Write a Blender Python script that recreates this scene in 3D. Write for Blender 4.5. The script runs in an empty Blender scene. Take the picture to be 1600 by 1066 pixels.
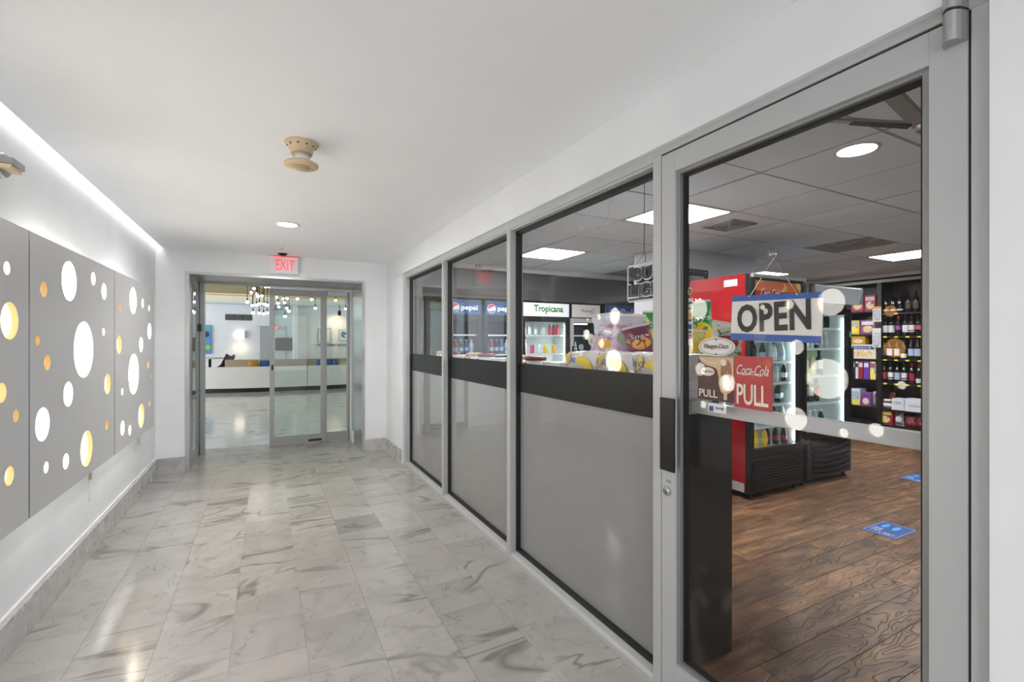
import bpy, bmesh, math, random
from mathutils import Vector, Matrix
random.seed(11)
PI = math.pi
C = bpy.context.scene.collection
SC = bpy.context.scene

# ------------------------------------------------------------------ camera, world, exposure
F_PX, H_CAM = 735.0, 1.42
YAW = math.atan(384 / F_PX)
SY, CY = math.sin(YAW), math.cos(YAW)
cam = bpy.data.cameras.new('camera'); cam.sensor_width = 36; cam.lens = 36 * F_PX / 1600; cam.clip_start = .02
co = bpy.data.objects.new('camera', cam); C.objects.link(co)
co.location = (0, 0, H_CAM); co.rotation_euler = (PI / 2, 0, -YAW); SC.camera = co
w = bpy.data.worlds.new('world'); SC.world = w; w.use_nodes = True
w.node_tree.nodes['Background'].inputs[0].default_value = (.9, .95, 1, 1)
w.node_tree.nodes['Background'].inputs[1].default_value = .8
SC.view_settings.view_transform = 'Standard'; SC.view_settings.look = 'None'
SC.view_settings.gamma = 1; SC.view_settings.use_curve_mapping = False
SC.view_settings.exposure = 0.90

def area(name, loc, rot, sx, sy, power, col=(1, 1, 1), spread=PI, shape='RECTANGLE'):
    l = bpy.data.lights.new(name, 'AREA'); l.shape = shape; l.size = sx; l.size_y = sy
    l.energy = power; l.color = col; l.spread = spread
    o = bpy.data.objects.new(name, l); o.location = loc; o.rotation_euler = rot; C.objects.link(o); return o
# fill lamp added behind the camera to brighten the corridor
area('back_fill', (.2, -3.85, 1.35), (PI / 2, 0, 0), 2.1, 1.9, 17, (.95, .98, 1))
# corridor downlights (disc lamps); those behind the camera are unseen, added as fill
CANS = [(.16, 4.46), (.16, -1.2), (.16, -2.9)]
for x, y in CANS:
    area('downlight_lamp', (x, y, 2.405), (0, 0, 0), .15, .15, 11, (1, .985, .96), shape='DISK')
# light strips in the ceiling slot and behind the wall panels
area('slot_lamp', (-1.012, 2.2, 2.50), (0, 0, 0), .04, 8.0, 4.6, (1, .98, .95))
PANELS = [(1.515, 2.802), (2.810, 4.107), (4.115, 5.40)]
for a, b in PANELS:
    area('panel_lamp', (-.965, (a + b) / 2, 1.84), (0, -PI / 2 - .45, 0), .03, b - a - .30, 1.6, (1, .98, .94))
    area('panel_lamp', (-.965, (a + b) / 2, .68), (0, -PI / 2 + .55, 0), .03, b - a - .25, 1.6, (1, .98, .94))
# unseen lamps added at the closed lobby end walls to brighten it
area('lobby_fill', (-8.7, 13.0, 1.6), (0, -PI / 2, 0), 2.6, 9, 360, (.84, .92, 1))
area('lobby_fill', (8.7, 12.0, 1.6), (0, PI / 2, 0), 2.6, 7, 150, (.84, .92, 1))
area('coffer_lamp', (-1.5, 17.6, 2.78), (PI - .5, 0, 0), 5.5, .15, 9, (1, .8, .4))
area('coffer_lamp', (3, 17.6, 2.78), (PI - .5, 0, 0), 3, .15, 4, (1, .85, .5))

# ------------------------------------------------------------------ materials
def newmat(name):
    m = bpy.data.materials.new(name); m.use_nodes = True
    return m, m.node_tree.nodes, m.node_tree.links, m.node_tree.nodes['Principled BSDF']
def pm(name, col, rough=.5, metal=0., emit=None, es=1., alpha=1., trans=0., coat=0., spec=.5):
    m, n, l, b = newmat(name)
    b.inputs['Base Color'].default_value = (*col, 1); b.inputs['Roughness'].default_value = rough
    b.inputs['Metallic'].default_value = metal; b.inputs['Specular IOR Level'].default_value = spec
    b.inputs['Transmission Weight'].default_value = trans; b.inputs['Coat Weight'].default_value = coat
    if emit: b.inputs['Emission Color'].default_value = (*emit, 1); b.inputs['Emission Strength'].default_value = es
    m.diffuse_color = (*col, 1)
    return m
def nd(n, t, **k):
    x = n.new(t)
    for a, v in k.items():
        if a in ('op', 'operation'): x.operation = v
        elif hasattr(x, a): setattr(x, a, v)
    return x
def ramp(n, stops, interp='LINEAR'):
    r = n.new('ShaderNodeValToRGB'); r.color_ramp.interpolation = interp
    e = r.color_ramp.elements
    while len(e) < len(stops): e.new(.5)
    for i, (p, c) in enumerate(stops):
        e[i].position = p; e[i].color = (*c, 1) if len(c) == 3 else c
    return r
def math_(n, l, op, a, b=None):
    x = n.new('ShaderNodeMath'); x.operation = op
    for i, v in enumerate((a, b)):
        if v is None: continue
        if isinstance(v, (int, float)): x.inputs[i].default_value = v
        else: l.new(v, x.inputs[i])
    return x.outputs[0]
def paint(name, col, rough=.6, var=.03, bump=.02, scale=3):
    m, n, l, b = newmat(name)
    g = n.new('ShaderNodeNewGeometry'); t = nd(n, 'ShaderNodeTexNoise'); t.inputs['Scale'].default_value = scale
    l.new(g.outputs['Position'], t.inputs['Vector'])
    r = ramp(n, [(.3, tuple(c * (1 - var) for c in col)), (.7, tuple(min(1, c * (1 + var)) for c in col))])
    l.new(t.outputs['Fac'], r.inputs[0]); l.new(r.outputs[0], b.inputs['Base Color'])
    b.inputs['Roughness'].default_value = rough
    if bump:
        t2 = nd(n, 'ShaderNodeTexNoise'); t2.inputs['Scale'].default_value = 220
        l.new(g.outputs['Position'], t2.inputs['Vector'])
        bp = n.new('ShaderNodeBump'); bp.inputs['Strength'].default_value = bump; bp.inputs['Distance'].default_value = .002
        l.new(t2.outputs['Fac'], bp.inputs['Height']); l.new(bp.outputs[0], b.inputs['Normal'])
    m.diffuse_color = (*col, 1)
    return m
def marble(name, tiled=True, tint=(.45, .432, .41), rough=.12, scale=1., vs=.85):
    m, n, l, b = newmat(name)
    g = n.new('ShaderNodeNewGeometry'); oi = n.new('ShaderNodeObjectInfo')
    off = nd(n, 'ShaderNodeVectorMath', operation='ADD')
    l.new(g.outputs['Position'], off.inputs[0])
    if tiled:
        cmb = n.new('ShaderNodeCombineXYZ')
        # tiles cut from a few slabs: neighbours sometimes share a vein
        q = math_(n, l, 'MULTIPLY', math_(n, l, 'FLOOR', math_(n, l, 'MULTIPLY', oi.outputs['Random'], 9)), 13.7)
        l.new(q, cmb.inputs[0]); l.new(q, cmb.inputs[2]); l.new(cmb.outputs[0], off.inputs[1])
    pos = off.outputs[0]
    def noise(s, d, dist, v=pos):
        t = n.new('ShaderNodeTexNoise'); t.inputs['Scale'].default_value = s * scale; t.inputs['Detail'].default_value = d
        t.inputs['Distortion'].default_value = dist; l.new(v, t.inputs['Vector']); return t.outputs['Fac']
    def vein(src, wdt):
        a = math_(n, l, 'ABSOLUTE', math_(n, l, 'SUBTRACT', src, .5))
        mr = n.new('ShaderNodeMapRange'); mr.inputs[1].default_value = 0; mr.inputs[2].default_value = wdt
        mr.inputs[3].default_value = 1; mr.inputs[4].default_value = 0; mr.clamp = True; l.new(a, mr.inputs[0]); return mr.outputs[0]
    mp = n.new('ShaderNodeMapping'); mp.inputs['Rotation'].default_value = (0, 0, .9); mp.inputs['Scale'].default_value = (1, 2.3, 1)
    l.new(pos, mp.inputs[0])
    v1 = vein(noise(.9, 3, 1.0, mp.outputs[0]), .028)
    v2 = vein(noise(2.6, 4, 1.5), .009)
    patch = noise(1.4, 2, .4)
    m1 = n.new('ShaderNodeMapRange'); m1.inputs[1].default_value = .46; m1.inputs[2].default_value = .56; l.new(patch, m1.inputs[0])
    vv = math_(n, l, 'MAXIMUM', math_(n, l, 'MULTIPLY', v1, math_(n, l, 'MULTIPLY', m1.outputs[0], vs)), math_(n, l, 'MULTIPLY', v2, .45))
    cloud = noise(5, 8, .9)
    base = ramp(n, [(.25, tuple(c * .86 for c in tint)), (.55, tint), (.8, tuple(min(1, c * 1.06) for c in tint))])
    l.new(cloud, base.inputs[0])
    mx = nd(n, 'ShaderNodeMix'); mx.data_type = 'RGBA'
    l.new(vv, mx.inputs[0]); l.new(base.outputs[0], mx.inputs[6]); mx.inputs[7].default_value = (.19, .18, .17, 1)
    out = mx.outputs[2]
    if tiled:   # each tile its own tone, a few much greyer
        hv = n.new('ShaderNodeHueSaturation'); l.new(out, hv.inputs['Color'])
        rr = n.new('ShaderNodeMapRange'); rr.inputs[3].default_value = .91; rr.inputs[4].default_value = 1.05; l.new(oi.outputs['Random'], rr.inputs[0])
        l.new(rr.outputs[0], hv.inputs['Value']); out = hv.outputs[0]
    l.new(out, b.inputs['Base Color']); b.inputs['Roughness'].default_value = rough
    rn = noise(14, 3, 0); r2 = n.new('ShaderNodeMapRange'); r2.inputs[3].default_value = rough * .6; r2.inputs[4].default_value = rough * 1.7
    l.new(rn, r2.inputs[0]); l.new(r2.outputs[0], b.inputs['Roughness'])
    m.diffuse_color = (*tint, 1)
    return m
def hickory(name):
    m, n, l, b = newmat(name)
    g = n.new('ShaderNodeNewGeometry'); oi = n.new('ShaderNodeObjectInfo')
    cmb = n.new('ShaderNodeCombineXYZ'); q = math_(n, l, 'MULTIPLY', oi.outputs['Random'], 97)
    l.new(q, cmb.inputs[0]); l.new(q, cmb.inputs[1])
    off = nd(n, 'ShaderNodeVectorMath', operation='ADD'); l.new(g.outputs['Position'], off.inputs[0]); l.new(cmb.outputs[0], off.inputs[1])
    mp = n.new('ShaderNodeMapping'); mp.inputs['Scale'].default_value = (1.9, 7.5, 1); l.new(off.outputs[0], mp.inputs[0])
    t = n.new('ShaderNodeTexNoise'); t.inputs['Scale'].default_value = 1.1; t.inputs['Detail'].default_value = 2.2; t.inputs['Distortion'].default_value = .7
    l.new(mp.outputs[0], t.inputs['Vector'])
    rings = math_(n, l, 'FRACT', math_(n, l, 'MULTIPLY', t.outputs['Fac'], 13))
    line = ramp(n, [(0, (.35, .35, .35)), (.10, (1, 1, 1)), (.86, (.86, .86, .86)), (1, (.35, .35, .35))]); l.new(rings, line.inputs[0])
    t2 = n.new('ShaderNodeTexNoise'); t2.inputs['Scale'].default_value = 2.0; t2.inputs['Detail'].default_value = 6
    l.new(mp.outputs[0], t2.inputs['Vector'])
    base = ramp(n, [(.25, (.055, .027, .014)), (.5, (.165, .085, .042)), (.75, (.32, .18, .09))]); l.new(t2.outputs['Fac'], base.inputs[0])
    mx = nd(n, 'ShaderNodeMix'); mx.data_type = 'RGBA'; mx.blend_type = 'MULTIPLY'; mx.inputs[0].default_value = .8
    l.new(base.outputs[0], mx.inputs[6]); l.new(line.outputs[0], mx.inputs[7])
    hv = n.new('ShaderNodeHueSaturation'); l.new(mx.outputs[2], hv.inputs['Color'])
    rr = n.new('ShaderNodeMapRange'); rr.inputs[3].default_value = .75; rr.inputs[4].default_value = 1.3; l.new(oi.outputs['Random'], rr.inputs[0])
    l.new(rr.outputs[0], hv.inputs['Value']); l.new(hv.outputs[0], b.inputs['Base Color'])
    b.inputs['Roughness'].default_value = .40; b.inputs['Specular IOR Level'].default_value = .35
    bp = n.new('ShaderNodeBump'); bp.inputs['Strength'].default_value = .8; bp.inputs['Distance'].default_value = .004
    l.new(line.outputs[0], bp.inputs['Height']); l.new(bp.outputs[0], b.inputs['Normal'])
    m.diffuse_color = (.2, .1, .05, 1)
    return m
def print_mat(name, cols, scale=14, rough=.35, seed=0., metal=0.):
    m, n, l, b = newmat(name)
    tc = n.new('ShaderNodeTexCoord'); mp = n.new('ShaderNodeMapping'); mp.inputs['Location'].default_value = (seed, seed * 2, seed * 3)
    l.new(tc.outputs['Object'], mp.inputs[0])
    t = n.new('ShaderNodeTexNoise'); t.inputs['Scale'].default_value = scale; t.inputs['Detail'].default_value = 1.5; t.inputs['Distortion'].default_value = .4
    l.new(mp.outputs[0], t.inputs['Vector'])
    k = len(cols); st = []
    for i, c in enumerate(cols): st.append((0 if i == 0 else .36 + .28 * (i - 1) / max(1, k - 2) if k > 2 else .52, c))
    r = ramp(n, st, 'CONSTANT'); l.new(t.outputs['Fac'], r.inputs[0]); l.new(r.outputs[0], b.inputs['Base Color'])
    b.inputs['Roughness'].default_value = rough; b.inputs['Metallic'].default_value = metal
    m.diffuse_color = (*cols[0], 1)
    return m
def glass(name, tint=(1, 1, 1), f0=.045, smear=False, strength=1.):
    m, n, l, b = newmat(name); n.remove(b)
    out = n['Material Output']
    tr = n.new('ShaderNodeBsdfTransparent'); tr.inputs[0].default_value = (*tint, 1)
    gl = n.new('ShaderNodeBsdfGlossy'); gl.inputs['Roughness'].default_value = 0.0; gl.inputs[0].default_value = (strength,) * 3 + (1,)
    lw = n.new('ShaderNodeLayerWeight'); lw.inputs[0].default_value = .5
    p5 = math_(n, l, 'POWER', lw.outputs['Facing'], 5.)
    fac = math_(n, l, 'ADD', math_(n, l, 'MULTIPLY', p5, 1 - f0), f0)
    mx = n.new('ShaderNodeMixShader'); l.new(fac, mx.inputs[0]); l.new(tr.outputs[0], mx.inputs[1]); l.new(gl.outputs[0], mx.inputs[2])
    last = mx.outputs[0]
    if smear:
        g = n.new('ShaderNodeNewGeometry'); t = n.new('ShaderNodeTexNoise'); t.inputs['Scale'].default_value = 9; t.inputs['Detail'].default_value = 8; t.inputs['Distortion'].default_value = 1.6
        l.new(g.outputs['Position'], t.inputs['Vector'])
        mr = n.new('ShaderNodeMapRange'); mr.inputs[1].default_value = .58; mr.inputs[2].default_value = .74; mr.inputs[4].default_value = .35; l.new(t.outputs['Fac'], mr.inputs[0])
        sz = n.new('ShaderNodeSeparateXYZ'); l.new(g.outputs['Position'], sz.inputs[0])
        mz = n.new('ShaderNodeMapRange'); mz.inputs[1].default_value = 1.72; mz.inputs[2].default_value = 1.85; l.new(sz.outputs[2], mz.inputs[0])
        t2 = n.new('ShaderNodeTexNoise'); t2.inputs['Scale'].default_value = 1.9; l.new(g.outputs['Position'], t2.inputs['Vector'])
        m2 = n.new('ShaderNodeMapRange'); m2.inputs[1].default_value = .52; m2.inputs[2].default_value = .64; l.new(t2.outputs['Fac'], m2.inputs[0])
        df = n.new('ShaderNodeBsdfDiffuse'); df.inputs[0].default_value = (.8, .8, .8, 1)
        ms = n.new('ShaderNodeMixShader'); l.new(math_(n, l, 'MULTIPLY', math_(n, l, 'MULTIPLY', mr.outputs[0], mz.outputs[0]), m2.outputs[0]), ms.inputs[0])
        l.new(last, ms.inputs[1]); l.new(df.outputs[0], ms.inputs[2]); last = ms.outputs[0]
    l.new(last, out.inputs['Surface'])
    m.diffuse_color = (.8, .9, .95, .3)
    return m
def emis(name, col, s):
    return pm(name, tuple(min(1, c) * .8 for c in col), .4, emit=col, es=s)

M = {}
M['wall'] = paint('white_wall_paint', (.775, .79, .81))
M['ceil'] = paint('white_ceiling_paint', (.90, .915, .94), .7, .01)
M['marble'] = marble('marble_tiles'); M['marble1'] = marble('marble_slab', False, rough=.2)
M['marble_base'] = marble('marble_baseboard', False, (.50, .49, .48), .25, .7, .35)
M['marble_lobby'] = marble('marble_lobby', False, (.70, .72, .75), .10, .8)
M['marble_grey'] = marble('grey_marble', True, (.33, .32, .31), .14, 1.8)
M['grout'] = pm('grout', (.33, .31, .29), .8)
M['plank'] = hickory('hickory_planks'); M['sub'] = pm('dark_subfloor', (.02, .012, .008), .7)
M['alu'] = paint('anodised_aluminium', (.46, .465, .47), .5, .02, 0); M['alu'].node_tree.nodes['Principled BSDF'].inputs['Metallic'].default_value = .12
M['alu_d'] = pm('dull_aluminium', (.30, .30, .295), .4, .5)
M['steel'] = pm('brushed_steel', (.56, .56, .57), .22, .95)
M['steel_m'] = pm('satin_steel', (.42, .42, .43), .32, .8)
M['gasket'] = pm('black_gasket', (.008, .008, .008), .5)
M['gap'] = pm('dark_gap', (.03, .03, .03), .7)
M['black'] = pm('black_plastic', (.006, .006, .007), .35, spec=.35)
M['blackwood'] = paint('black_laminate', (.008, .007, .006), .35, .3, .05, 12)
M['espresso'] = paint('espresso_shelf_wood', (.016, .010, .009), .4, .3, .05, 9)
M['band'] = pm('charcoal_vinyl', (.012, .012, .013), .4, spec=.25)
M['glass'] = glass('window_glass', f0=.02); M['glass_s'] = glass('smeared_glass', f0=.015, smear=True)
M['dglass'] = glass('door_glass', f0=.014)
M['lglass'] = glass('sliding_door_glass', (.86, .91, .89), .015)
M['fglass'] = glass('cooler_glass', (.93, .96, .96), .02, strength=.7)
m, n, l, b = newmat('frosted_film'); b.inputs['Base Color'].default_value = (.37, .37, .375, 1); b.inputs['Roughness'].default_value = .34; b.inputs['Specular IOR Level'].default_value = .3
tl = n.new('ShaderNodeBsdfTranslucent'); tl.inputs[0].default_value = (.5, .5, .5, 1); mx = n.new('ShaderNodeMixShader'); mx.inputs[0].default_value = .25
l.new(b.outputs[0], mx.inputs[1]); l.new(tl.outputs[0], mx.inputs[2]); l.new(mx.outputs[0], n['Material Output'].inputs['Surface'])
M['film'] = m
M['panel'] = paint('grey_panel_laminate', (.54, .54, .55), .45, .01, 0)
M['panel_edge'] = pm('dark_panel_edge', (.14, .14, .145), .5)
M['rim'] = pm('cream_backlit_rim', (.85, .66, .36), .5)  # warm backlight on the grey hole walls, painted in as cream
M['disc_w'] = emis('lit_disc_white', (1, .97, .90), 9.3)
M['disc_a'] = emis('lit_disc_amber', (1, .76, .40), .55)
M['disc_b'] = emis('lit_disc_amber_bright', (1, .50, .14), 4.5)
M['disc_c'] = emis('lit_disc_cream', (1, .86, .60), 1.0)
M['white'] = pm('white_plastic', (.8, .8, .8), .4)
M['lwhite'] = pm('cooler_white_lining', (.72, .78, .78), .4)
M['lit'] = emis('lit_lamp', (1, .98, .95), 14)
M['lit_panel'] = emis('lit_led_panel', (1, .99, .98), 25)
M['tube'] = emis('lit_tube', (.88, 1, .98), 10)
M['beige'] = pm('yellowed_plastic', (.62, .48, .30), .45)
M['beige2'] = pm('yellowed_grille', (.45, .36, .23), .6)
M['red'] = pm('gloss_red', (.31, .003, .007), .25)
M['red2'] = pm('print_red', (.42, .003, .006), .35)
M['exitred'] = emis('exit_red', (1, .05, .07), 1.0)
M['blue'] = pm('sign_blue', (.006, .075, .34), .4)
M['signwhite'] = pm('sign_white', (.72, .70, .66), .45)
M['ink'] = pm('black_ink', (.012, .012, .012), .5)
M['cream'] = pm('cream_print', (.80, .74, .62), .5)
M['maroon'] = pm('maroon_print', (.055, .002, .005), .4)
M['caramel'] = pm('caramel_print', (.62, .42, .22), .5)
M['choc'] = print_mat('choc_print', [(.10, .03, .012), (.28, .12, .05), (.45, .25, .12)], 60)
M['tile'] = paint('ceiling_tile', (.68, .735, .78), .8, .03, .1, 2)
M['grid'] = pm('ceiling_grid', (.30, .30, .31), .6)
M['stain'] = print_mat('rusty_vent_edge', [(.45, .43, .40), (.26, .21, .16), (.5, .48, .45)], 9, .7)
M['darkwall'] = paint('charcoal_fascia', (.055, .052, .055), .55)
M['greywall'] = paint('grey_wall', (.50, .51, .54), .6)
M['shopwall'] = pm('dark_shop_wall', (.05, .05, .05), .7)
M['crown'] = pm('white_crown', (.62, .62, .60), .6)
M['gold'] = paint('gold_coffer', (.40, .32, .14), .5, .05, 0, .7)
M['lobbywall'] = paint('lobby_white', (.80, .82, .85), .6)
M['fasciablue'] = pm('lobby_fascia', (.50, .56, .62), .6)
M['tan'] = pm('tan_upholstery', (.36, .28, .19), .8)
M['sofa'] = paint('white_sofa_shell', (.66, .65, .63), .5)
M['mustard'] = pm('mustard_fabric', (.50, .26, .03), .9); M['cblue'] = pm('blue_fabric', (.02, .10, .30), .9)
M['clear'] = glass('clear_plastic', (.9, .9, .9), .12)

# ------------------------------------------------------------------ mesh helpers
class MB:
    def __init__(s): s.v = []; s.f = []; s.m = []; s.mats = []; s.sm = []
    def mi(s, mat):
        if mat not in s.mats: s.mats.append(mat)
        return s.mats.index(mat)
    def add(s, vs, fs, mat, smooth=False):
        b = len(s.v); s.v += [tuple(v) for v in vs]; k = s.mi(mat)
        for f in fs: s.f.append(tuple(b + i for i in f)); s.m.append(k); s.sm.append(smooth)
        return s
    def box(s, x0, x1, y0, y1, z0, z1, mat, bev=0.):
        if x1 < x0: x0, x1 = x1, x0
        if y1 < y0: y0, y1 = y1, y0
        if z1 < z0: z0, z1 = z1, z0
        if bev <= 0:
            vs = [(x, y, z) for x in (x0, x1) for y in (y0, y1) for z in (z0, z1)]
            fs = [(0, 1, 3, 2), (4, 6, 7, 5), (0, 4, 5, 1), (2, 3, 7, 6), (0, 2, 6, 4), (1, 5, 7, 3)]
            return s.add(vs, fs, mat)
        bm = bmesh.new(); bmesh.ops.create_cube(bm, size=1)
        for v in bm.verts: v.co = Vector(((x0 + x1) / 2 + v.co.x * (x1 - x0), (y0 + y1) / 2 + v.co.y * (y1 - y0), (z0 + z1) / 2 + v.co.z * (z1 - z0)))
        bmesh.ops.bevel(bm, geom=list(bm.edges), offset=bev, segments=2, affect='EDGES', profile=.6)
        bm.verts.index_update()
        s.add([v.co[:] for v in bm.verts], [[v.index for v in f.verts] for f in bm.faces], mat); bm.free(); return s
    def lathe(s, prof, mat, n=16, c=(0, 0, 0), axis='z', cap=True, smooth=True):
        vs = []; fs = []
        for r, h in prof:
            for i in range(n):
                a = 2 * PI * i / n; p, q = r * math.cos(a), r * math.sin(a)
                v = (p, q, h) if axis == 'z' else ((h, p, q) if axis == 'x' else (q, h, p))
                vs.append((v[0] + c[0], v[1] + c[1], v[2] + c[2]))
        for j in range(len(prof) - 1):
            for i in range(n):
                fs.append((j * n + i, j * n + (i + 1) % n, (j + 1) * n + (i + 1) % n, (j + 1) * n + i))
        s.add(vs, fs, mat, smooth)
        b = len(s.v) - len(vs); k = s.mi(mat)
        for j, rev in ((0, True), (len(prof) - 1, False)):
            if cap and prof[j][0] > 1e-5:
                f = [b + j * n + i for i in range(n)]
                s.f.append(tuple(reversed(f)) if rev else tuple(f)); s.m.append(k); s.sm.append(False)
        return s
    def tube(s, pts, r, mat, n=8):
        vs = []; fs = []; P = [Vector(p) for p in pts]
        for i, p in enumerate(P):
            d = (P[min(i + 1, len(P) - 1)] - P[max(i - 1, 0)]).normalized()
            u = d.cross(Vector((0, 0, 1)) if abs(d.z) < .9 else Vector((1, 0, 0))).normalized(); w_ = d.cross(u)
            for k in range(n):
                a = 2 * PI * k / n; vs.append(p + u * math.cos(a) * r + w_ * math.sin(a) * r)
        for i in range(len(P) - 1):
            for k in range(n): fs.append((i * n + k, i * n + (k + 1) % n, (i + 1) * n + (k + 1) % n, (i + 1) * n + k))
        fs.append(tuple(range(n - 1, -1, -1))); fs.append(tuple((len(P) - 1) * n + k for k in range(n)))
        return s.add(vs, fs, mat, n > 5)
    def bar(s, a, b, wd, th, mat):          # rectangular bar between two points
        a, b = Vector(a), Vector(b); d = (b - a).normalized(); u = d.cross(Vector((0, 0, 1)) if abs(d.z) < .9 else Vector((1, 0, 0))).normalized(); w_ = d.cross(u)
        vs = [p + u * i * wd / 2 + w_ * j * th / 2 for p in (a, b) for i, j in ((-1, -1), (1, -1), (1, 1), (-1, 1))]
        return s.add(vs, [(3, 2, 1, 0), (4, 5, 6, 7), (0, 1, 5, 4), (1, 2, 6, 5), (2, 3, 7, 6), (3, 0, 4, 7)], mat)
    def prism(s, poly, z0, z1, mat, plane='xy'):
        k = len(poly)
        def P(a, b, h): return (a, b, h) if plane == 'xy' else ((h, a, b) if plane == 'yz' else (a, h, b))
        vs = [P(a, b, z0) for a, b in poly] + [P(a, b, z1) for a, b in poly]
        fs = [tuple(range(k - 1, -1, -1)), tuple(range(k, 2 * k))] + [(i, (i + 1) % k, k + (i + 1) % k, k + i) for i in range(k)]
        return s.add(vs, fs, mat)
    def obj(s, name, parent=None, loc=None, mesh_name=None):
        me = bpy.data.meshes.new(mesh_name or name); me.from_pydata(s.v, [], s.f)
        for m_ in s.mats: me.materials.append(M[m_] if isinstance(m_, str) else m_)
        me.polygons.foreach_set('material_index', s.m); me.polygons.foreach_set('use_smooth', s.sm)
        me.validate(); me.update()
        o = bpy.data.objects.new(name, me); C.objects.link(o)
        if loc: o.location = loc
        if parent: o.parent = parent
        return o
def tag(o, label=None, cat=None, group=None, kind=None):
    if label: o['label'] = label
    if cat: o['category'] = cat
    if group: o['group'] = group
    if kind: o['kind'] = kind
    return o
def empty(name, loc=(0, 0, 0), rz=0):
    o = bpy.data.objects.new(name, None); C.objects.link(o); o.location = loc; o.rotation_euler = (0, 0, rz); o.empty_display_size = .1
    return o
def thing(name, label, cat, loc=(0, 0, 0), rz=0, group=None): return tag(empty(name, loc, rz), label, cat, group)
def box(name, x0, x1, y0, y1, z0, z1, mat, parent=None, bev=0.): return MB().box(x0, x1, y0, y1, z0, z1, mat, bev).obj(name, parent)
def struct(o, label=None): o['kind'] = 'structure'; o['label'] = label or o.name.replace('_', ' '); return o
def copy_tree(o, parent=None):
    c = o.copy(); C.objects.link(c); c.parent = parent
    for ch in list(o.children): copy_tree(ch, c)
    return c
def ray(u, v):
    r = (u - 800) / F_PX; return Vector((SY + r * CY, CY - r * SY, -(v - 533) / F_PX))
def onx(u, v, X): a = ray(u, v); k = X / a.x; return Vector((X, a.y * k, H_CAM + a.z * k))
def ony(u, v, Y): a = ray(u, v); k = Y / a.y; return Vector((a.x * k, Y, H_CAM + a.z * k))
FACES = {'-x': Matrix(((0, 0, -1), (-1, 0, 0), (0, 1, 0))), '-y': Matrix(((1, 0, 0), (0, 0, -1), (0, 1, 0))),
         'up-x': Matrix(((0, 1, 0), (-1, 0, 0), (0, 0, 1)))}
def text(s, mat, loc, width, height, face='-x', depth=.0015, parent=None, name='lettering', shear=0., offset=0., space=1.):
    cu = bpy.data.curves.new('t', 'FONT'); cu.body = s; cu.size = 1; cu.shear = shear; cu.offset = offset; cu.space_character = space
    cu.align_x = 'LEFT'; cu.resolution_u = 3; cu.extrude = .5
    o = bpy.data.objects.new('t', cu); C.objects.link(o)
    dg = bpy.context.evaluated_depsgraph_get(); me = bpy.data.meshes.new_from_object(o.evaluated_get(dg))
    bpy.data.objects.remove(o); bpy.data.curves.remove(cu)
    xs = [v.co.x for v in me.vertices]; ys = [v.co.y for v in me.vertices]
    x0, x1, y0, y1 = min(xs), max(xs), min(ys), max(ys)
    R = FACES[face]
    for v in me.vertices:
        p = Vector(((v.co.x - (x0 + x1) / 2) * width / (x1 - x0), (v.co.y - (y0 + y1) / 2) * height / (y1 - y0), (v.co.z + .5) * depth))
        v.co = R @ p
    me.materials.clear(); me.materials.append(M[mat] if isinstance(mat, str) else mat)
    me.name = name
    ob = bpy.data.objects.new(name, me); C.objects.link(ob); ob.location = loc
    if parent: ob.parent = parent
    return ob
def disc(mb, c, ry, rz, depth, mat, face='-x', n=24):
    vs = []
    for h in (0, depth):
        for i in range(n):
            a = 2 * PI * i / n; p = FACES[face] @ Vector((ry * math.cos(a), rz * math.sin(a), h)); vs.append(p + Vector(c))
    fs = [tuple(range(n - 1, -1, -1)), tuple(range(n, 2 * n))] + [(i, (i + 1) % n, n + (i + 1) % n, n + i) for i in range(n)]
    return mb.add(vs, fs, mat)

# ------------------------------------------------------------------ corridor shell
XL, XR, YF, ZC = -1.04, 1.385, 6.17, 2.42
fl = MB(); fl.box(-1.2, 1.46, .60, 7.30, -.05, -.004, 'grout').box(-1.2, 1.46, -4.1, .60, -.05, 0, 'marble1')
floor = struct(fl.obj('floor'), 'white veined marble floor of the corridor')
TW = .3105
for i in range(9):
    x0 = -1.0755 + i * TW; x1 = x0 + TW
    a = max(x0, -1.045) + .0006; b = min(x1, 1.44) - .0006
    y = .60 - [.02, .12, .20, .05, .16, .0, .10, .22, .07][i]
    while y < 7.28:
        y0 = max(y, .60); y1 = min(y + .305, 7.28)
        if y1 - y0 > .02 and b - a > .02:
            if y0 > 6.16: aa, bb = max(a, -.76), min(b, 1.10)
            else: aa, bb = a, b
            if bb - aa > .02:
                cx_, cy_ = (aa + bb) / 2, (y0 + y1) / 2
                MB().box(aa - cx_, bb - cx_, y0 + .0006 - cy_, y1 - .0006 - cy_, -.012, 0, 'marble_grey' if (abs(cx_ - .63) < .1 and abs(cy_ - 3.66) < .155) or (i, int(cy_ * 10)) in ((8, 46), (8, 39)) else 'marble').obj('tile', floor, (cx_, cy_, 0))
        y += .305
struct(box('wall_left', XL - .12, XL, -4.1, YF + .02, 0, 2.75, 'wall'), 'white wall behind the perforated panels')
struct(MB().box(XL + .055, 1.52, -4.1, 7.3, ZC, ZC + .12, 'ceil').box(XL - .12, XL + .06, -4.1, 6.2, 2.64, 2.75, 'ceil').obj('ceiling'), 'smooth white corridor ceiling')
wr = MB().box(XR, 1.52, .425, YF, 2.195, ZC, 'wall').box(XR, 1.52, 5.385, YF, 0, 2.2, 'wall').box(XR, 1.52, -4.1, .423, 0, ZC, 'wall')
struct(wr.obj('wall_right'), 'white wall over and beside the storefront')
wf = MB().box(XL - .12, -.777, YF, YF + .12, 0, 2.7, 'wall').box(1.108, 1.52, YF, YF + .12, 0, ZC, 'wall').box(-.777, 1.108, YF, YF + .12, 2.175, ZC, 'wall')
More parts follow.
